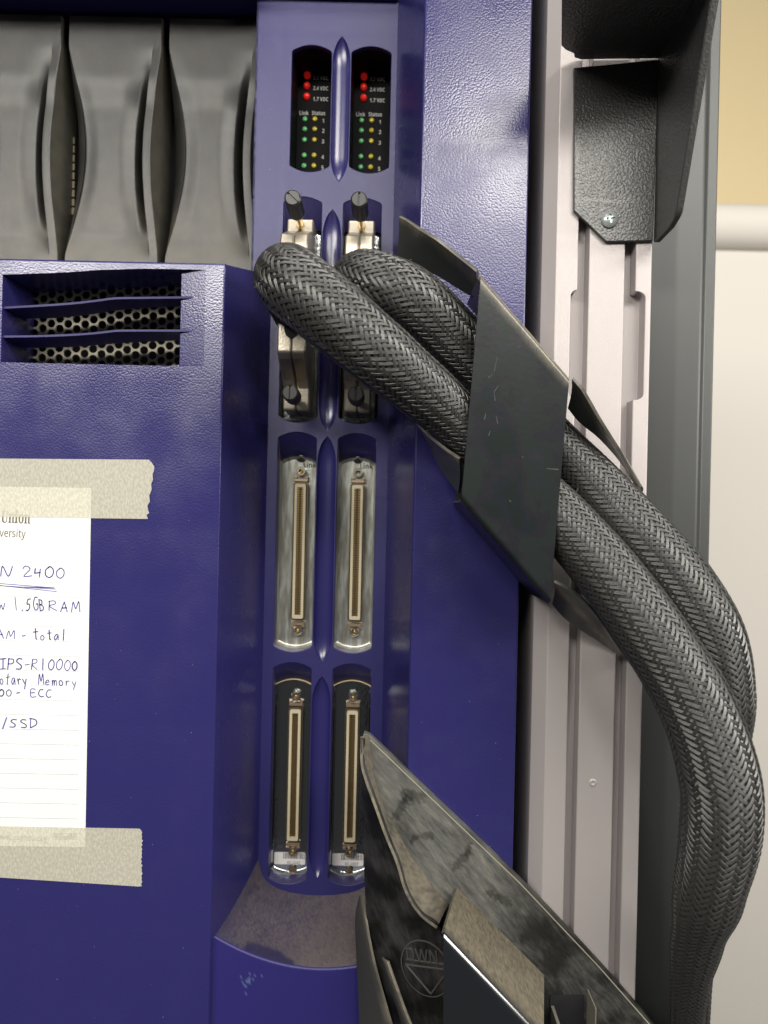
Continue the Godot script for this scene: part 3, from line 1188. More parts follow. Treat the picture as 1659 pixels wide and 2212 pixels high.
# ---------- black bracket at the upper right ----------
func bracket() -> void:
	var t := thing("mounting_bracket", "black powder coated metal bracket screwed to the silver post", "bracket", P(1330, 520, 50))
	var s := Sh.new()
	var b := PackedVector2Array([P2(1240, 146, 50), P2(1240, 455, 50), P2(1310, 522, 50), P2(1411, 520, 50), P2(1424, 128, 50)])
	prism(s, round_poly(b, [0.4, 1.5, 1.5, 0.5, 0.4], 4), 48.1, 50.2, 0.35)
	put("base_plate", s, M.powder, t)
	s = Sh.new()
	# side flange: drawn in (z, y), 2.6 mm thick along x
	var f := PackedVector2Array([Vector2(48.3, 126), Vector2(66, 126.3), Vector2(74.5, 128.5), Vector2(110, 206.8), Vector2(132, 256), Vector2(132, 262), Vector2(48.3, 262)])
	var T := Transform3D(Basis(Vector3(0, 0, 1), Vector3(0, 1, 0), Vector3(-1, 0, 0)), Vector3(123.6, 0, 0))
	prism(s, round_poly(f, [0.5, 4, 6, 0, 0, 0, 0], 5), 0.0, 3.2, 0.5, T)
	put("side_flange", s, M.powder, t)
	s = Sh.new()
	# the shelf that folds forward: drawn in (x, z), its underside at y = 208.5
	var p := PackedVector2Array([Vector2(84.5, 50.5), Vector2(81.5, 52), Vector2(80.5, 55), Vector2(76.0, 58), Vector2(73.5, 61), Vector2(66.5, 92), Vector2(62, 128), Vector2(120.3, 128), Vector2(120.3, 50.5)])
	T = Transform3D(Basis(Vector3(1, 0.035, 0), Vector3(0, 0.0, 1), Vector3(0, 1, 0)), Vector3(0, 204.6, 0))
	prism(s, p, 0.0, 2.2, 0.3, T)
	put("shelf", s, M.powder, t)
	# pan head screw with a cross recess
	var c := P(1317, 475, 50.2)
	var head := CSGCombiner3D.new()
	head.name = "cross_head_screw"
	var ball := CSGSphere3D.new()
	ball.name = "head"
	ball.radius = 0.0048
	ball.radial_segments = 36
	ball.rings = 18
	ball.position = Vector3(0, 0, -0.0022)
	head.add_child(ball)
	var clip := CSGCylinder3D.new()
	clip.name = "rim"
	clip.operation = CSGShape3D.OPERATION_INTERSECTION
	clip.radius = 0.0038
	clip.height = 0.006
	clip.sides = 36
	clip.rotation.x = PI * 0.5
	clip.position = Vector3(0, 0, 0.003)
	head.add_child(clip)
	for k in 2:
		var slot := CSGBox3D.new()
		slot.name = "slot_%d" % k
		slot.operation = CSGShape3D.OPERATION_SUBTRACTION
		slot.size = Vector3(0.0040, 0.0009, 0.0026)
		slot.position = Vector3(0, 0, 0.0022)
		slot.rotation.z = 0.15 + k * PI * 0.5
		head.add_child(slot)
	head.material_override = M.steel
	t.add_child(head, true)
	head.position = c * 0.001 - base_of(t)


# ---------- the two braided cables ----------
func cables() -> void:
	var one := [[Vector3(-45.6, 98, 20), 11.5], [Vector3(-45.6, 99.5, 50), 12.0], [Vector3(-44, 99, 72), 13.6], [P(640, 617, 90), 14.4], [P(700, 664, 96), 14.3], [P(809, 755, 95), 13.4], [P(901, 831, 88), 12.3], [P(990, 908, 80), 11.3], [P(1110, 1022, 77), 11.5], [P(1233, 1145, 82), 12.3], [P(1325, 1253, 88), 13.0], [P(1419, 1383, 95), 13.5], [P(1505, 1527, 100), 14.2], [P(1554, 1682, 102), 14.9], [P(1556, 1790, 100), 15.0], [P(1532, 1918, 92), 13.5], [P(1508, 2017, 78), 10.5], [P(1490, 2122, 62), 8.2], [P(1480, 2230, 48), 7.0], [P(1474, 2380, 38), 6.5]]
	var two := [[Vector3(-14.6, 98, 20), 11.0], [Vector3(-14.6, 100, 46), 12.0], [Vector3(-12, 101.5, 62), 12.8], [P(828, 618, 72), 13.2], [P(891, 648, 74), 13.3], [P(975, 727, 68), 13.0], [P(1060, 815, 62), 12.0], [P(1170, 930, 60), 11.0], [P(1308, 1076, 66), 12.5], [P(1385, 1160, 72), 13.3], [P(1472, 1264, 76), 13.8], [P(1534, 1374, 77), 13.9], [P(1557, 1500, 72), 13.6], [P(1552, 1610, 62), 12.5], [P(1528, 1760, 52), 11.0], [P(1505, 1950, 42), 9.5], [P(1494, 2200, 34), 8.0], [P(1488, 2380, 30), 8.0]]
	cable(one, PORT_X[0], "thick black braided cable from the left port, bulging in front and running over its twin", "thumbscrews", 0.35)
	cable(two, PORT_X[1], "thick black braided cable from the right port, dusty at its bend, behind its twin", "thumbscrews", 0.0)

func cable(path: Array, px: float, label: String, _g: String, turn: float) -> void:
	var t := thing("braided_cable", label, "cable", Vector3(px, 98, 8), "braided cables plugged into the port column")
	# centre line, radius and an untwisted frame along it
	var c := Curve3D.new()
	for i in path.size():
		var a: Vector3 = path[maxi(i - 1, 0)][0]
		var b: Vector3 = path[mini(i + 1, path.size() - 1)][0]
		var here: Vector3 = path[i][0]
		var d := (b - a).normalized()
		c.add_point(here, -d * here.distance_to(a) / 3.0, d * here.distance_to(b) / 3.0)
	c.bake_interval = 1.0
	var L := c.get_baked_length()
	var keys := []
	for q in path:
		keys.append([c.get_closest_offset(q[0]), q[1]])
	var step := 0.85
	var n := int(L / step)
	var pos := PackedVector3Array()
	var e1 := PackedVector3Array()
	var e2 := PackedVector3Array()
	var tg := PackedVector3Array()
	var rad := PackedFloat32Array()
	var side := Vector3(0, 1, 0)
	var k := 0
	for i in n + 1:
		var s := L * i / n
		pos.append(c.sample_baked(s, true))
		while k < keys.size() - 2 and s > keys[k + 1][0]:
			k += 1
		rad.append(lerpf(keys[k][1], keys[k + 1][1], smoothstep(keys[k][0], keys[k + 1][0], s)))
	for i in n + 1:
		var d := (pos[mini(i + 1, n)] - pos[maxi(i - 1, 0)]).normalized()
		side = (side - d * side.dot(d)).normalized()
		tg.append(d)
		e1.append(side)
		e2.append(d.cross(side))
	# inner jacket that fills the sleeve
	var g := []
	for i in range(0, n + 1, 3):
		var row := PackedVector3Array()
		for j in 25:
			var a := TAU * j / 24.0
			row.append(pos[i] + (e1[i] * cos(a) + e2[i] * sin(a)) * (rad[i] - 0.75))
		g.append(row)
	var s := Sh.new()
	for i in g.size() - 1:
		for j in 24:
			var m := mini(i * 3, n)
			var m2 := mini(i * 3 + 3, n)
			s.quad(g[i][j], g[i][j + 1], g[i + 1][j + 1], g[i + 1][j], (g[i][j] - pos[m]).normalized(), (g[i][j + 1] - pos[m]).normalized(), (g[i + 1][j + 1] - pos[m2]).normalized(), (g[i + 1][j] - pos[m2]).normalized())
	put("inner_jacket", s, M.core, t)
	# the woven sleeve: 28 strands each way, two over, two under; each strand of three filaments
	var N := 28
	var w := 1.05 / 13.0
	var base := base_of(t)
	var lat := PackedFloat32Array([-0.6, -0.4, -0.2, -0.2, 0.0, 0.2, 0.2, 0.4, 0.6])
	var hi := PackedFloat32Array([-0.24, 0.06, -0.2, -0.2, 0.06, -0.2, -0.2, 0.06, -0.24])
	var tilt := PackedFloat32Array([-1.1, 0.0, 0.85, -0.85, 0.0, 0.85, -0.85, 0.0, 1.1])
	var idx := PackedInt32Array()
	for i in n:
		for q in 8:
			if q == 2 or q == 5:
				continue
			var o := i * 9 + q
			idx.append_array([o, o + 1, o + 10, o, o + 10, o + 9])
	var flipped := idx.duplicate()
	for i in range(0, idx.size(), 3):
		flipped[i + 1] = idx[i + 2]
		flipped[i + 2] = idx[i + 1]
	for fam in 2:
		var sg := 1.0 if fam == 0 else -1.0
		for strand in N:
			var vv := PackedVector3Array()
			var nn := PackedVector3Array()
			var jig := rng.randf_range(-0.022, 0.022)
			var ph := rng.randf_range(0.0, TAU)
			for i in n + 1:
				var ang := TAU * strand / N + sg * w * L * i / n + turn + jig + 0.018 * sin(i * 0.11 + ph)
				var N3 := e1[i] * cos(ang) + e2[i] * sin(ang)
				var C3 := e2[i] * cos(ang) - e1[i] * sin(ang)
				var dirn := (tg[i] + C3 * sg * w * rad[i]).normalized()
				var L3 := N3.cross(dirn)
				var col := N * (ang - turn) / PI
				var h := clampf(1.5 * cos(TAU * (col - 0.5) / 4.0), -1.0, 1.0) * 0.29 * sg
				var mid := pos[i] + N3 * (rad[i] + h)
				var f := clampf(rad[i] / 12.8, 0.6, 1.15)
				for q in 9:
					vv.append((mid + L3 * lat[q] * f + N3 * hi[q]) * 0.001 - base)
					nn.append(N3 * cos(tilt[q]) + L3 * sin(tilt[q]))
			var a := []
			a.resize(Mesh.ARRAY_MAX)
			a[Mesh.ARRAY_VERTEX] = vv
			a[Mesh.ARRAY_NORMAL] = nn
			var gg := (vv[1] - vv[0]).cross(vv[10] - vv[0])
			a[Mesh.ARRAY_INDEX] = flipped if gg.dot(nn[0] + nn[1]) > 0.0 else idx
			var m := ArrayMesh.new()
			m.add_surface_from_arrays(Mesh.PRIMITIVE_TRIANGLES, a)
			var o := MeshInstance3D.new()
			o.name = numbered("braid_strand", t)
			o.mesh = m
			o.material_override = M.strand
			t.add_child(o, true)
	s = Sh.new()
	for q in (170 if px > -30 else 45):
		var i := rng.randi_range(48, 190) if px > -30 else rng.randi_range(60, 420)
		i = mini(i, n - 2)
		var ang := rng.randf_range(0, TAU)
		var out := e1[i] * cos(ang) + e2[i] * sin(ang)
		if out.y < 0.1 and px > -30:
			continue
		var a := pos[i] + out * (rad[i] + 0.3)
		var b := a + out * rng.randf_range(0.2, 0.8) + (tg[i] * rng.randf_range(-1, 1) + Vector3(rng.randf_range(-1, 1), rng.randf_range(-1, 1), 0.2)) * rng.randf_range(0.6, 1.8)
		var wd := (b - a).cross(Vector3(0, 0, 1)).normalized() * 0.05
		s.flat(a - wd, a + wd, b + wd, b - wd, Vector3(0, 0, 1))
	put("lint", s, mat(lin(0.2, 0.18, 0.14), 0.8), t).set_meta("kind", "stuff")
	plug(t, px)

func plug(t: Node3D, px: float) -> void:
	# die-cast hood in two halves with a seam, drawn in (y, z) and thick along x
	var prof := PackedVector2Array([Vector2(152, -12), Vector2(148.5, -12), Vector2(148.5, 8), Vector2(140.5, 10), Vector2(139, 16), Vector2(133, 30), Vector2(127, 34), Vector2(75, 34.5), Vector2(72.5, 31), Vector2(65, 14), Vector2(61.5, 11), Vector2(60.5, 9.5), Vector2(50.4, 9.0), Vector2(50.4, -12)])
	prof = PackedVector2Array([Vector2(148.5, -11), Vector2(148.5, 8), Vector2(141.5, 9.5), Vector2(139, 16), Vector2(132.5, 31), Vector2(127, 34), Vector2(75, 34.5), Vector2(72.5, 31), Vector2(65, 14), Vector2(61.8, 10.5), Vector2(50.4, 9.5), Vector2(50.4, -11)])
	prof = round_poly(prof, [0.2, 1.5, 1.2, 2, 2, 2, 2, 2, 2, 1.2, 1.5, 0.2], 4)
	var T := Transform3D(Basis(Vector3(0, 1, 0), Vector3(0, 0, 1), Vector3(1, 0, 0)), Vector3(px, 0, 0))
	for k in 2:
		var s := Sh.new()
		if k == 0:
			prism(s, prof, -6.7, -0.16, 0.7, T)
		else:
			prism(s, prof, 0.16, 6.7, 0.7, T)
		put("hood_half", s, M.zinc, t)
	var s := Sh.new()
	lathe(s, [[9.5, 30.0], [9.5, 36.5], [8.8, 37.2]], Vector3(px, 100, 0), 28)
	disc(s, circle(Vector2(px, 100), 8.8, 28), 37.2)
	disc(s, circle(Vector2(px, 86.5), 3.6, 20, 5.0), 34.75)
	disc(s, circle(Vector2(px + 0.8, 120.5), 3.2, 20, 4.2), 34.6)
	put("strain_relief", s, M.void, t)
	thumbscrew(t, Vector3(px + 0.2, 144.6, 8), 15.0, 32.5, 0.045, px < -30)
	thumbscrew(t, Vector3(px + 0.1, 55.6, 9), 11.0, 27.0, 0.0, px < -30)

func thumbscrew(t: Node3D, at: Vector3, z0: float, z1: float, lean: float, slant: bool) -> void:
	var r := 4.0
	var s := Sh.new()
	lathe(s, [[2.9, z0], [r - 0.3, z0 + 0.2], [r, z0 + 1.2], [r, z1 - 1.6]], Vector3.ZERO, 56, 0.055)
	lathe(s, [[r - 0.05, z1 - 1.6], [r - 0.1, z1 - 0.6], [r - 0.8, z1]], Vector3.ZERO, 36)
	var half := PackedVector2Array()
	for i in 19:
		var a := asin(0.16) + (PI - 2.0 * asin(0.16)) * i / 18.0
		half.append(Vector2(cos(a), sin(a)) * (r - 0.8))
	var other := PackedVector2Array()
	for q in half:
		other.append(-q)
	prism(s, half, z1 - 1.1, z1)
	prism(s, other, z1 - 1.1, z1)
	disc(s, circle(Vector2.ZERO, r - 0.75, 24), z1 - 1.0)
	var spin := -0.75 if slant and lean > 0.0 else -1.6
	for i in s.v.size():
		var q := s.v[i].rotated(Vector3(0, 0, 1), spin)
		q += Vector3(-lean * 0.3, lean, 0) * q.z
		s.v[i] = q + Vector3(at.x, at.y, at.z)
		s.n[i] = s.n[i].rotated(Vector3(0, 0, 1), spin)
	var knob := put("thumbscrew", s, M.knob, t)
	s = Sh.new()
	lathe(s, [[2.0, 0.0], [2.0, 1.6], [1.7, 2.0], [1.7, z0 + 0.5]], Vector3.ZERO, 20)
	for i in s.v.size():
		var q := s.v[i]
		q += Vector3(-lean * 0.3, lean, 0) * q.z
		s.v[i] = q + at
	put("shaft", s, M.brass, knob)


# ---------- cable guides ----------
func dust_paint(lines: Array, wide: float, base: Vector3, sd: int) -> Callable:
	var n1 := FastNoiseLite.new()
	n1.seed = sd
	n1.frequency = 0.06
	n1.fractal_octaves = 4
	var n2 := FastNoiseLite.new()
	n2.seed = sd + 3
	n2.frequency = 1.8
	return func(p: Vector3) -> Color:
		var d := 0.0
		for l in lines:
			var q := Geometry2D.get_closest_point_to_segment(Vector2(p.x, p.y), l[0], l[1])
			d = maxf(d, 1.0 - q.distance_to(Vector2(p.x, p.y)) / wide)
		d = clampf(d, 0.0, 1.0)
		d = d * clampf(0.75 + 0.7 * n2.get_noise_3d(p.x, p.y, p.z) + 0.4 * n1.get_noise_2d(p.x, p.y), 0.0, 1.0)
		var haze := clampf(0.06 + 0.16 * n1.get_noise_2d(p.x * 0.6, p.y * 0.6), 0.0, 1.0)
		return lin_raw(base.lerp(Vector3(0.05, 0.052, 0.052), haze).lerp(Vector3(0.21, 0.187, 0.145), d))

func guide_with_cables() -> void:
	var t := thing("cable_guide", "black plastic cable guide with a slanted flap strapped over the two braided cables", "cable guide", P(1110, 950, 50))
	var z := 94.0
	var A := P(1040, 590, z)
	var B := P(1231, 812, z)
	var D := P(997, 1084, z)
	var e := B - A
	var span := D - A
	var hgt := span.length()
	var dir := span / hgt
	var prof := bent([Vector2(0, 52), Vector2(0, z), Vector2(hgt, z), Vector2(hgt, 52)], [0, 3.2, 3.2, 0], 7)
	var g := []
	for i in 81:
		var row := PackedVector3Array()
		var o := A + e * (i / 80.0)
		for j in prof.size() - 1:
			var p: Vector2 = prof[j][0]
			var q: Vector2 = prof[j + 1][0]
			var cutn := 60 if absf(q.x - p.x) > 20.0 else 1
			for m in cutn:
				var r := p.lerp(q, float(m) / cutn)
				row.append(Vector3(o.x, o.y, 0) + dir * r.x + Vector3(0, 0, r.y))
		var last: Vector2 = prof[-1][0]
		row.append(Vector3(o.x, o.y, 0) + dir * last.x + Vector3(0, 0, last.y))
		g.append(row)
	var s := Sh.new()
	shell(s, g, 1.6, Vector3(0, 0, 1))
	s.paint = dust_paint([[Vector2(A.x, A.y), Vector2(B.x, B.y)]], 5.0, Vector3(0.011, 0.0135, 0.0155), 31)
	put("flap", s, M.guide, t)
	s = Sh.new()
	var C := D + e
	var back := PackedVector2Array()
	for q in [A, B, C, D]:
		back.append(Vector2(q.x, q.y))
	prism(s, inset(ccw(back), 1.8), 48.5, 50.2, 0.3)
	put("back_plate", s, M.black, t)
	# small scratches and the moulding mark on the flap
	s = Sh.new()
	for l in [[1180, 1012, 1207, 1014, 0.35], [1075, 770, 1068, 802, 0.18], [1066, 808, 1055, 816, 0.2], [1078, 832, 1068, 846, 0.22], [1068, 846, 1070, 866, 0.2], [1050, 892, 1047, 906, 0.3], [1072, 898, 1076, 915, 0.25], [1060, 930, 1056, 941, 0.25], [1100, 1080, 1104, 1084, 0.3], [1128, 985, 1130, 988, 0.3], [1125, 745, 1119, 752, 0.15]]:
		var a := P(l[0], l[1], z + 0.03)
		var b := P(l[2], l[3], z + 0.03)
		var w: Vector3 = (b - a).normalized().cross(Vector3(0, 0, 1)) * float(l[4]) * 0.65
		s.flat(a - w * 0.4, a + w * 0.4, b + w, b - w, Vector3(0, 0, 1))
	put("scratches", s, mat(lin(0.045, 0.046, 0.045), 0.6), t)
	# four fingers that keep the cables in
	var fingers := [
		[[P(862, 468, 66), P(880, 478, 70), P(905, 496, 75), P(945, 521, 81), P(986, 553, 85), P(1029, 587, 88)], [P(855, 566, 50), P(875, 572, 52), P(905, 580, 55), P(945, 596, 60), P(990, 624, 65), P(1023, 643, 68)]],
		[[P(1240, 814, 88), P(1262, 840, 86), P(1300, 905, 81), P(1345, 978, 74), P(1385, 1050, 66)], [P(1231, 878, 68), P(1255, 908, 67), P(1300, 945, 64), P(1350, 1002, 58), P(1388, 1065, 52)]],
		[[P(880, 890, 70), P(920, 938, 76), P(960, 972, 82), P(992, 992, 87)], [P(890, 895, 52), P(916, 940, 55), P(950, 1010, 60), P(990, 1066, 66)]],
		[[P(1197, 1258, 88), P(1225, 1273, 86), P(1262, 1300, 82), P(1300, 1345, 75), P(1352, 1425, 64)], [P(1193, 1305, 70), P(1218, 1334, 67), P(1256, 1362, 63), P(1300, 1390, 57), P(1348, 1424, 52)]]]
	for f in fingers:
		s = Sh.new()
		shell(s, sheet_between(f[0], f[1], 28, 6, 1.2, Vector3(0.5, 0.5, 0.3)), 1.3, Vector3(0, 0, 1))
		s.paint = dust_paint([[Vector2(f[0][0].x, f[0][0].y), Vector2(f[0][-1].x, f[0][-1].y)]], 1.2, Vector3(0.05, 0.051, 0.051), 44)  # greyer base than the flap stands in for reflections on the fingers
		put("finger", s, M.guide, t)

func turned(called: String, s: Sh, m: Material, parent: Node, angle: float) -> void:   # the same piece with its own axes turned, so that its grain runs along it
	var off := base_of(parent) * 1000.0
	for i in s.v.size():
		s.v[i] = (s.v[i] - off).rotated(Vector3(0, 0, 1), -angle) + off
		s.n[i] = s.n[i].rotated(Vector3(0, 0, 1), -angle)
	var o := put(called, s, m, parent)
	o.rotation.z = angle

func empty_guide() -> void:
	var t := thing("cable_guide", "empty black cable guide at the bottom, dusty and scuffed, with a moulded emblem", "cable guide", P(950, 2200, 50))
	var scuffed := mat(Color.WHITE, 0.55, 0.0, 0.4)
	scuffed.albedo_texture = noise_tex(FastNoiseLite.TYPE_SIMPLEX, 0.007, 7, 17, [[0.0, lin(0.05, 0.051, 0.05)], [0.3, lin(0.09, 0.091, 0.087)], [0.5, lin(0.115, 0.114, 0.106)], [0.7, lin(0.14, 0.138, 0.125)], [1.0, lin(0.22, 0.212, 0.18)]], 1024, 0.0)
	(scuffed.albedo_texture as NoiseTexture2D).noise.set("fractal_gain", 0.68)
	scuffed.uv1_scale = Vector3(5, 26, 5)
	scuffed.heightmap_enabled = true
	scuffed.heightmap_texture = noise_tex(FastNoiseLite.TYPE_SIMPLEX, 0.05, 4, 23, [])
	scuffed.heightmap_scale = 0.008
	var side_wear := scuffed.duplicate() as StandardMaterial3D
	side_wear.albedo_color = Color(0.66, 0.66, 0.68)
	side_wear.uv1_scale = Vector3(7, 26, 7)
	var s := Sh.new()
	var up_edge := [P(787, 1583, 52.4), P(801, 1589, 52.4), P(900, 1684, 52.4), P(1130, 1905, 52.4), P(1300, 2085, 52.4), P(1420, 2222, 52.4), P(1600, 2440, 52.4)]
	var low_edge := [P(785, 1590, 52.4), P(792, 1680, 52.4), P(850, 1840, 52.4), P(920, 1990, 52.4), P(940, 2150, 52.4), P(960, 2300, 52.4), P(990, 2440, 52.4)]
	shell(s, sheet_between(up_edge, low_edge, 190, 100), 3.8, Vector3(0, 0, 1))
	var wear := FastNoiseLite.new()
	wear.seed = 40
	wear.frequency = 0.045
	wear.fractal_octaves = 4
	var streak := FastNoiseLite.new()
	streak.seed = 41
	streak.frequency = 0.35
	var blots := []   # places where the dust has been rubbed off
	for b in [[858, 1760, 880, 1725, 2.6], [884, 1718, 908, 1722, 3.2], [872, 1712, 874, 1735, 1.6], [912, 1806, 932, 1806, 1.8], [890, 1818, 900, 1806, 1.4], [982, 1872, 1010, 1846, 2.2], [1008, 1846, 1018, 1822, 1.2], [1060, 1930, 1100, 1950, 2.0]]:
		blots.append([P2(b[0], b[1], 52.4), P2(b[2], b[3], 52.4), b[4]])
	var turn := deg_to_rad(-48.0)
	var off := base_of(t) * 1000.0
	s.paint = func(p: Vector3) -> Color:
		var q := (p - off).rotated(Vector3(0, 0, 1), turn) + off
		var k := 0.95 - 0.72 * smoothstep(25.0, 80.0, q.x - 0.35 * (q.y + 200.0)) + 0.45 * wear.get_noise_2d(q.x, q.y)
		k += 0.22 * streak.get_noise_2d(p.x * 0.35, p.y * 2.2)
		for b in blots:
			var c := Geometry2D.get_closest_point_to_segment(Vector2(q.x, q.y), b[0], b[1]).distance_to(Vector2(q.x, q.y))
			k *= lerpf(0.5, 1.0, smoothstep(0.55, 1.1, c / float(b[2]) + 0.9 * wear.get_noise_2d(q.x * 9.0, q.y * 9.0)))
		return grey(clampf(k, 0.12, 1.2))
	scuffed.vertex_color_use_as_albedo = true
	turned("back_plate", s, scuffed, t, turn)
	# pale line along its upper edge
	s = Sh.new()
	var edge := [P(800, 1598, 52.5), P(1124, 1908, 52.5), P(1294, 2088, 52.5), P(1412, 2222, 52.5)]
	for i in 3:
		s.flat(edge[i] - Vector3(0.2, 0.2, 0), edge[i] + Vector3(0.15, 0.15, 0), edge[i + 1] + Vector3(0.15, 0.15, 0), edge[i + 1] - Vector3(0.2, 0.2, 0), Vector3(0, 0, 1))
	put("pale_edge", s, mat(lin(0.3, 0.28, 0.23), 0.5), t)
	var ridge_l := [P(784, 1591, 58), P(785, 1651, 63), P(796, 1690, 67), P(816, 1745, 70), P(837, 1804, 72), P(861, 1862, 74), P(881, 1927, 75), P(911, 1974, 76), P(946, 2001, 77)]
	var ridge_r := [P(797, 1588, 53), P(804, 1640, 53), P(812, 1690, 53), P(837, 1757, 53), P(870, 1815, 53), P(893, 1857, 53), P(931, 1907, 53), P(969, 1953, 53)]
	s = Sh.new()
	shell(s, sheet_between(ridge_l, ridge_r, 60, 10), 1.2, Vector3(0, 0, 1))
	s.paint = dust_paint([[Vector2(-40, -60), Vector2(60, -200)]], 200.0, Vector3(0.03, 0.03, 0.03), 51)
	put("dusty_ridge", s, M.dusty, t)
	var face_l := [P(783, 1594, 57), P(781, 1710, 56), P(786, 1827, 56), P(789, 1930, 57), P(799, 2032, 58), P(826, 2120, 60), P(852, 2212, 62), P(880, 2330, 64)]
	var face_r := [P(784, 1592, 58), P(785, 1651, 63), P(796, 1690, 67), P(816, 1745, 70), P(837, 1804, 72), P(861, 1862, 74), P(881, 1927, 75), P(911, 1974, 76), P(946, 2001, 77), P(965, 2080, 77), P(1000, 2200, 77), P(1020, 2330, 77)]
	var grid_f := sheet_between(face_l, face_r, 90, 34, 1.5, Vector3(-0.5, 0, 0.8))
	s = Sh.new()
	shell(s, grid_f, 1.4, Vector3(0, 0, 1))
	var lean := deg_to_rad(-70.0)
	s.paint = func(p: Vector3) -> Color:
		var q := (p - off).rotated(Vector3(0, 0, 1), lean) + off
		return grey(clampf(0.42 + 0.9 * wear.get_noise_2d(q.x * 1.3 + 40.0, q.y * 0.9) + 0.3 * streak.get_noise_2d(p.x * 0.4, p.y * 2.0), 0.12, 1.15))
	side_wear.vertex_color_use_as_albedo = true
	turned("side_face", s, side_wear, t, lean)
	emblem(t, grid_f)
	# the front flap with its dusty roof
	s = Sh.new()
	var b0 := P(988, 1917, 53)
	var f0 := P(959, 2014, 95)
	var g0 := P(957, 2420, 95)
	var b1 := P(1176, 2106, 53)
	var f1 := P(1175, 2243, 95)
	var g1 := P(1175, 2640, 95)
	var g := []
	for i in 61:
		var q := i / 60.0
		var b := b0.lerp(b1, q)
		var f := f0.lerp(f1, q)
		var d := g0.lerp(g1, q)
		var row := PackedVector3Array()
		var r0 := f + (b - f).normalized() * 5.0
		var r1 := f + (d - f).normalized() * 5.0
		for j in 25:
			row.append(b.lerp(r0, j / 25.0))
		for j in 9:
			var m := j / 8.0
			row.append(r0.lerp(f, m).lerp(f.lerp(r1, m), m))
		for j in range(1, 25):
			row.append(r1.lerp(d, j / 24.0))
		g.append(row)
	var roof := []
	var face := []
	for row in g:
		roof.append(row.slice(0, 29))
		face.append(row.slice(28))
	shell(s, roof, 1.6, Vector3(0, 0.5, 1))
	var n2 := FastNoiseLite.new()
	n2.seed = 77
	n2.frequency = 1.9
	s.paint = func(p: Vector3) -> Color:
		var d := (0.25 + 0.75 * smoothstep(93.6, 89.0, p.z)) * clampf(0.68 + 0.65 * n2.get_noise_3d(p.x, p.y, p.z), 0.0, 1.0)
		return lin_raw(Vector3(0.02, 0.021, 0.023).lerp(Vector3(0.19, 0.165, 0.12), d))
	put("dusty_top", s, M.dusty, t)
	s = Sh.new()
	shell(s, face, 1.6, Vector3(0, 0.1, 1))
	var gloss := mat(lin(0.008, 0.010, 0.013), 0.2, 0.0, 0.7)
	gloss.clearcoat_enabled = true
	gloss.clearcoat = 1.0
	gloss.clearcoat_roughness = 0.12
	put("flap", s, gloss, t)
	# thin springs at the left and the rib in the slot at the right
	var tabs := [
		[[P(777, 1934, 46), P(768, 1975, 47), P(769, 2045, 48), P(773, 2120, 50), P(778, 2240, 52)], [P(785, 1935, 52), P(789, 1985, 58), P(802, 2060, 64), P(820, 2130, 68), P(852, 2240, 72)]],
		[[P(824, 2068, 66), P(838, 2120, 69), P(858, 2180, 72), P(880, 2250, 74)], [P(836, 2078, 74), P(854, 2130, 78), P(876, 2190, 80), P(902, 2250, 82)]]]
	for k in tabs:
		s = Sh.new()
		shell(s, sheet_between(k[0], k[1], 24, 5, 0.8, Vector3(-0.7, 0, 0.5)), 1.2, Vector3(0, 0, 1))
		s.paint = dust_paint([[Vector2(k[1][0].x, k[1][0].y), Vector2(k[1][-1].x, k[1][-1].y)]], 2.2, Vector3(0.05, 0.05, 0.047), 61)
		put("spring_tab", s, M.dusty, t)
	s = Sh.new()
	prism(s, PackedVector2Array([P2(1190, 2150, 53), P2(1262, 2150, 53), P2(1262, 2330, 53), P2(1182, 2330, 53)]), 52.5, 52.9)
	put("slot", s, M.void, t)
	s = Sh.new()
	box(s, P(1262, 2420, 52), P(1271, 2136, 52) + Vector3(0, 0, 14), 0.4)
	box(s, P(1184, 2420, 52), P(1196, 2170, 52) + Vector3(0, 0, 24), 0.6)
	put("slot_rib", s, mat(lin(0.16, 0.15, 0.125), 0.6), t)

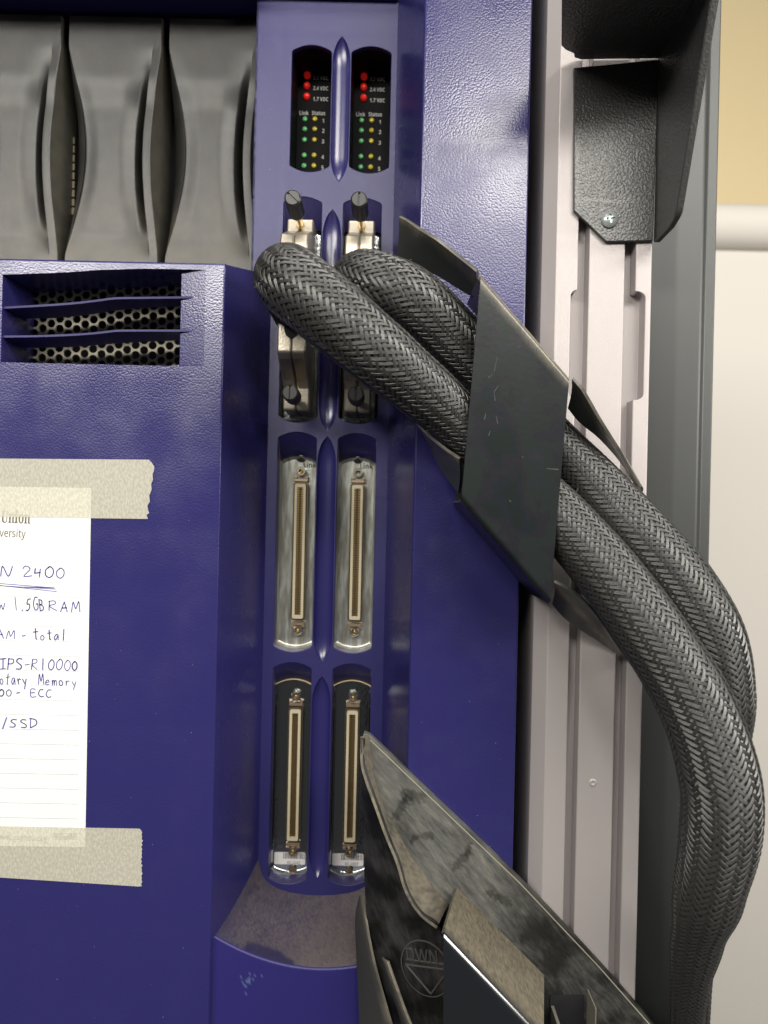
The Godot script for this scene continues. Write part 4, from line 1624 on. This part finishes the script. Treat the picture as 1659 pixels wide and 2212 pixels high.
func emblem(t: Node3D, g: Array) -> void:
	var row: PackedVector3Array = g[69]
	var o: Vector3 = P(921, 2098, 75.0)
	var ax := (row[31] - row[10]).normalized()
	var ay := (g[60][19] - g[78][19] as Vector3).normalized()
	var best := 1e9
	for r in g:
		for q in r:
			var a := Vector2(q.x - o.x, q.y - o.y).length()
			if a < best:
				best = a
				o.z = q.z
	var nz := ax.cross(ay).normalized()
	var T := Transform3D(Basis(ax, ay, nz), o + nz * 0.15)
	var s := Sh.new()
	var ou := circle(Vector2.ZERO, 11.6, 48, 12.4)
	var inn := circle(Vector2.ZERO, 11.0, 48, 11.8)
	for i in 48:
		var j := (i + 1) % 48
		var q := [T * Vector3(ou[i].x, ou[i].y, 0.3), T * Vector3(ou[j].x, ou[j].y, 0.3), T * Vector3(inn[j].x, inn[j].y, 0.3), T * Vector3(inn[i].x, inn[i].y, 0.3)]
		s.flat(q[0], q[1], q[2], q[3], nz)
		s.flat(q[0], q[1], T * Vector3(ou[j].x, ou[j].y, -1.5), T * Vector3(ou[i].x, ou[i].y, -1.5), T.basis * Vector3(ou[i].x, ou[i].y, 0))
	for l in [[-9.2, 2.2, 10.5, -1.2], [-9.2, 2.2, -1.0, -11.0], [-1.0, -11.0, 10.5, -1.2], [-8.2, 4.4, 10.8, 1.0]]:
		var a := Vector2(l[0], l[1])
		var b := Vector2(l[2], l[3])
		var w := (b - a).normalized().orthogonal() * 0.38
		prism(s, PackedVector2Array([a - w, a + w, b + w, b - w]), -1.5, 0.4, 0.12, T)
	var em := mat(lin(0.06, 0.06, 0.058), 0.4)
	var ring_part := put("emblem", s, em, t)
	var o2 := text("lettering", "DWN", 5.2, T * Vector3(-7.6, 6.9, 0.1), em, ring_part, "Droid Sans", 400, 0.95, 0.0, 1.2)
	o2.basis = Basis(ax, ay, nz) * Basis(Vector3(0, 0, 1), -0.16) * Basis.from_scale(o2.scale)


# ---------- the taped note ----------
const GLYPHS := {
	"N": [[0, 1, 0.1, 0, 0.7, 1, 1, 0]], "2": [[0, 0.25, 0.3, 0, 0.75, 0.1, 0.8, 0.35, 0, 0.95, 1, 0.9]], "4": [[0.1, 0.1, 0.05, 0.6, 0.8, 0.5], [0.75, 0.15, 0.7, 1]],
	"0": [[0.5, 0.1, 0.1, 0.35, 0.1, 0.8, 0.5, 1, 0.9, 0.75, 0.95, 0.3, 0.6, 0.05, 0.35, 0.15]], "1": [[0.5, 0, 0.45, 1]], ".": [[0.4, 0.95, 0.55, 1]], "5": [[0.9, 0.02, 0.3, 0.05, 0.2, 0.45, 0.7, 0.45, 0.85, 0.75, 0.5, 1, 0.05, 0.95]],
	"G": [[0.9, 0.1, 0.4, 0.1, 0.05, 0.6, 0.35, 1, 0.85, 0.9, 0.85, 0.55, 0.5, 0.6]], "B": [[0.1, 0, 0.1, 1], [0.1, 0.05, 0.7, 0.1, 0.65, 0.42, 0.15, 0.45, 0.85, 0.6, 0.8, 0.9, 0.1, 1]], "R": [[0.1, 0.05, 0.05, 1], [0, 0.1, 0.7, 0.05, 0.8, 0.35, 0.1, 0.55, 1, 1]],
	"A": [[0, 1, 0.5, 0, 0.85, 1], [0.15, 0.65, 0.8, 0.6]], "M": [[0, 1, 0.2, 0.05, 0.5, 0.7, 0.85, 0, 1, 1]], "-": [[0.1, 0.6, 0.9, 0.55]], "t": [[0.5, 0, 0.45, 0.95, 0.65, 1], [0, 0.35, 0.95, 0.3]], "o": [[0.5, 0.5, 0.15, 0.65, 0.2, 0.95, 0.6, 1, 0.85, 0.75, 0.55, 0.5]],
	"a": [[0.8, 0.55, 0.4, 0.5, 0.1, 0.8, 0.4, 1, 0.75, 0.6, 0.85, 1]], "l": [[0.5, 0, 0.45, 1]], "I": [[0, 0.05, 1, 0], [0.5, 0, 0.5, 1], [0, 1, 1, 0.97]], "P": [[0.1, 0, 0.1, 1], [0, 0.05, 0.85, 0.1, 0.8, 0.45, 0.1, 0.5]], "S": [[0.95, 0.1, 0.4, 0.05, 0.1, 0.3, 0.8, 0.65, 0.7, 0.95, 0, 0.95]],
	"e": [[0.1, 0.75, 0.8, 0.7, 0.6, 0.5, 0.2, 0.6, 0.2, 0.95, 0.9, 0.95]], "r": [[0.15, 0.5, 0.2, 1], [0.2, 0.7, 0.6, 0.5, 0.9, 0.6]], "y": [[0, 0.5, 0.4, 0.9], [0.9, 0.5, 0.2, 1.4]], "E": [[0.9, 0.05, 0.1, 0.05, 0.05, 1, 0.95, 0.97], [0.1, 0.5, 0.75, 0.47]], "C": [[0.95, 0.1, 0.4, 0.1, 0.05, 0.6, 0.4, 1, 0.95, 0.92]],
	"/": [[0.9, -0.1, 0.1, 1.1]], "D": [[0.15, 0.05, 0.1, 1], [0, 0.05, 0.8, 0.2, 0.9, 0.65, 0.1, 1]], "m": [[0.05, 0.5, 0.1, 1, 0.15, 0.65, 0.4, 0.55, 0.45, 1, 0.5, 0.65, 0.8, 0.55, 0.9, 1]], "u": [[0, 0.5, 0.2, 1, 0.5, 0.6, 0.7, 1, 1, 0.45]]}

func on_note(x: float, y: float, z: float) -> Vector3:
	return P(x * 0.4464, 960.0 + y * 0.4464, z)

func line_strip(s: Sh, pts: Array, wide: float) -> void:
	for i in pts.size() - 1:
		var a: Vector3 = pts[i]
		var b: Vector3 = pts[i + 1]
		var d := (b - a).normalized()
		var w := d.cross(Vector3(0, 0, 1)) * wide * 0.5
		a -= d * wide * 0.2
		b += d * wide * 0.2
		s.flat(a - w, a + w, b + w, b - w, Vector3(0, 0, 1))

func hand(s: Sh, words: String, x0: float, x1: float, y0: float, y1: float, wide := 0.46) -> void:
	var k := words.length()
	var pitch := (x1 - x0) / (k - 0.28)
	for i in k:
		var hop := Vector2(rng.randf_range(-2.0, 2.0), rng.randf_range(-2.5, 2.5))
		var slant := rng.randf_range(-0.16, 0.12)
		var grow := rng.randf_range(0.9, 1.12)
		for stroke in GLYPHS[words[i]]:
			var pts := []
			var q := PackedVector2Array()
			for j in range(0, stroke.size(), 2):
				q.append(Vector2(stroke[j], stroke[j + 1]))
			for j in q.size() - 1:
				for m in 4:
					var p0 := q[maxi(j - 1, 0)]
					var p3 := q[mini(j + 2, q.size() - 1)]
					var sm := q[j].cubic_interpolate(q[j + 1], p0, p3, m / 4.0)
					if q.size() < 4:
						sm = q[j].lerp(q[j + 1], m / 4.0)
					pts.append(sm)
			pts.append(q[-1])
			var world := []
			for p in pts:
				world.append(on_note(x0 + pitch * i + p.x * pitch * 0.72 * grow + hop.x - slant * (p.y - 0.5) * (y1 - y0), lerpf(y1, lerpf(y0, y1, p.y), grow) + hop.y + 0.02 * (x0 + pitch * i), 48.42))
			line_strip(s, world, wide * rng.randf_range(0.75, 1.2))

func note() -> void:
	var t := thing("paper_note", "white ruled note with blue handwriting taped to the blue front", "note", P(60, 1828, 48.2))
	var s := Sh.new()
	prism(s, PackedVector2Array([P2(-60, 1826, 48), P2(185, 1829, 48), P2(198, 1054, 48), P2(-60, 1050, 48)]), 48.15, 48.34)
	put("sheet", s, M.paper, t)
	s = Sh.new()
	for k in 17:
		var y := 668.0 + k * 71.4
		line_strip(s, [on_note(-120, y - 8, 48.38), on_note(380, y + 2, 48.38)], 0.13 if k < 10 else 0.17)
	put("ruled_lines", s, M.faint, t)
	s = Sh.new()
	hand(s, "N", 8, 62, 590, 640)
	hand(s, "2400", 112, 312, 590, 640)
	hand(s, "u", -12, 22, 745, 800)
	hand(s, "1.5GB", 66, 214, 740, 800)
	hand(s, "RAM", 238, 388, 752, 802)
	hand(s, "AM", -25, 78, 895, 940)
	hand(s, "-", 106, 128, 895, 940)
	hand(s, "total", 160, 322, 890, 940)
	hand(s, "MIPS-R10000", -38, 378, 1036, 1086)
	hand(s, "otary", 0, 130, 1105, 1160)
	hand(s, "Memory", 186, 372, 1112, 1160, 0.42)
	hand(s, "00", -6, 60, 1184, 1220)
	hand(s, "-", 80, 98, 1180, 1220)
	hand(s, "ECC", 148, 250, 1180, 1218)
	hand(s, "/SSD", 6, 178, 1326, 1370)
	for l in [[-60, 668, 264, 694], [-60, 680, 270, 700], [-60, 676, 275, 712], [120, 690, 262, 694]]:
		line_strip(s, [on_note(l[0], l[1], 48.42), on_note(l[2], l[3], 48.42)], 0.3)
	put("handwriting", s, M.ink, t)
	text("printed_heading", "Union", 5.3, on_note(6, 350, 48.42), M.print, t, "Droid Serif", 700, 0.60, deg_to_rad(-ROLL), 0.04)
	text("printed_heading", "versity", 3.6, on_note(-1, 427, 48.42), M.print, t, "Droid Sans", 400, 0.80, deg_to_rad(-ROLL), 0.04)
	text("printed_address", "www.ctumsu.org", 2.5, on_note(-18, 1897, 48.42), M.print, t, "Droid Sans", 400, 0.88, deg_to_rad(-ROLL), 0.04)
	s = Sh.new()
	for k in 4:
		var x := 262.0 + k * 29.0
		for l in [[0, 4, 24, 4], [24, 4, 24, 30], [24, 30, 0, 30], [0, 30, 0, 17], [0, 17, 18, 17], [8, 10, 18, 10], [9, 23, 19, 23]]:
			var mx: float = x + (24.0 - l[0] if k % 2 else float(l[0]))
			var nx: float = x + (24.0 - l[2] if k % 2 else float(l[2]))
			line_strip(s, [on_note(mx, 1880 + l[1], 48.42), on_note(nx, 1880 + l[3], 48.42)], 0.3)
	put("printed_logo", s, M.print, t)
	# the two strips of masking tape
	var top := PackedVector2Array()
	for p in [[-70, 990], [322, 993], [328, 999], [334, 1008], [333, 1018], [330, 1024], [331, 1036], [327, 1046], [328, 1058], [323, 1070], [324, 1084], [319, 1092], [321, 1104], [323, 1108], [317, 1112], [320, 1121], [-70, 1116]]:
		top.append(P2(p[0], p[1], 48.5))
	tape(top, "strip of beige masking tape across the top of the note, torn at its right end", 3)
	var low := PackedVector2Array()
	low.append(P2(-70, 1783, 48.5))
	low.append(P2(302, 1790, 48.5))
	for i in 28:
		var q := i / 27.0
		low.append(P2(lerpf(307, 306, q) + (1.6 if i % 2 else -1.0) + rng.randf_range(-1.2, 1.2), lerpf(1794, 1914, q), 48.5))
	low.append(P2(300, 1915, 48.5))
	low.append(P2(-70, 1891, 48.5))
	tape(low, "strip of beige masking tape across the bottom of the note, with a saw-toothed end", 5)

func tape(p: PackedVector2Array, label: String, _sd: int) -> void:
	var s := Sh.new()
	var q := ccw(p)
	var idx := Geometry2D.triangulate_polygon(q)
	var up := Vector3(0, 0, 1)
	for i in range(0, idx.size(), 3):
		s.tri(Vector3(q[idx[i]].x, q[idx[i]].y, 48.52), Vector3(q[idx[i + 1]].x, q[idx[i + 1]].y, 48.52), Vector3(q[idx[i + 2]].x, q[idx[i + 2]].y, 48.52), up, up, up)
	var o := put("masking_tape", s, M.tape)
	tag(o, label, "tape", "strips of masking tape on the note")
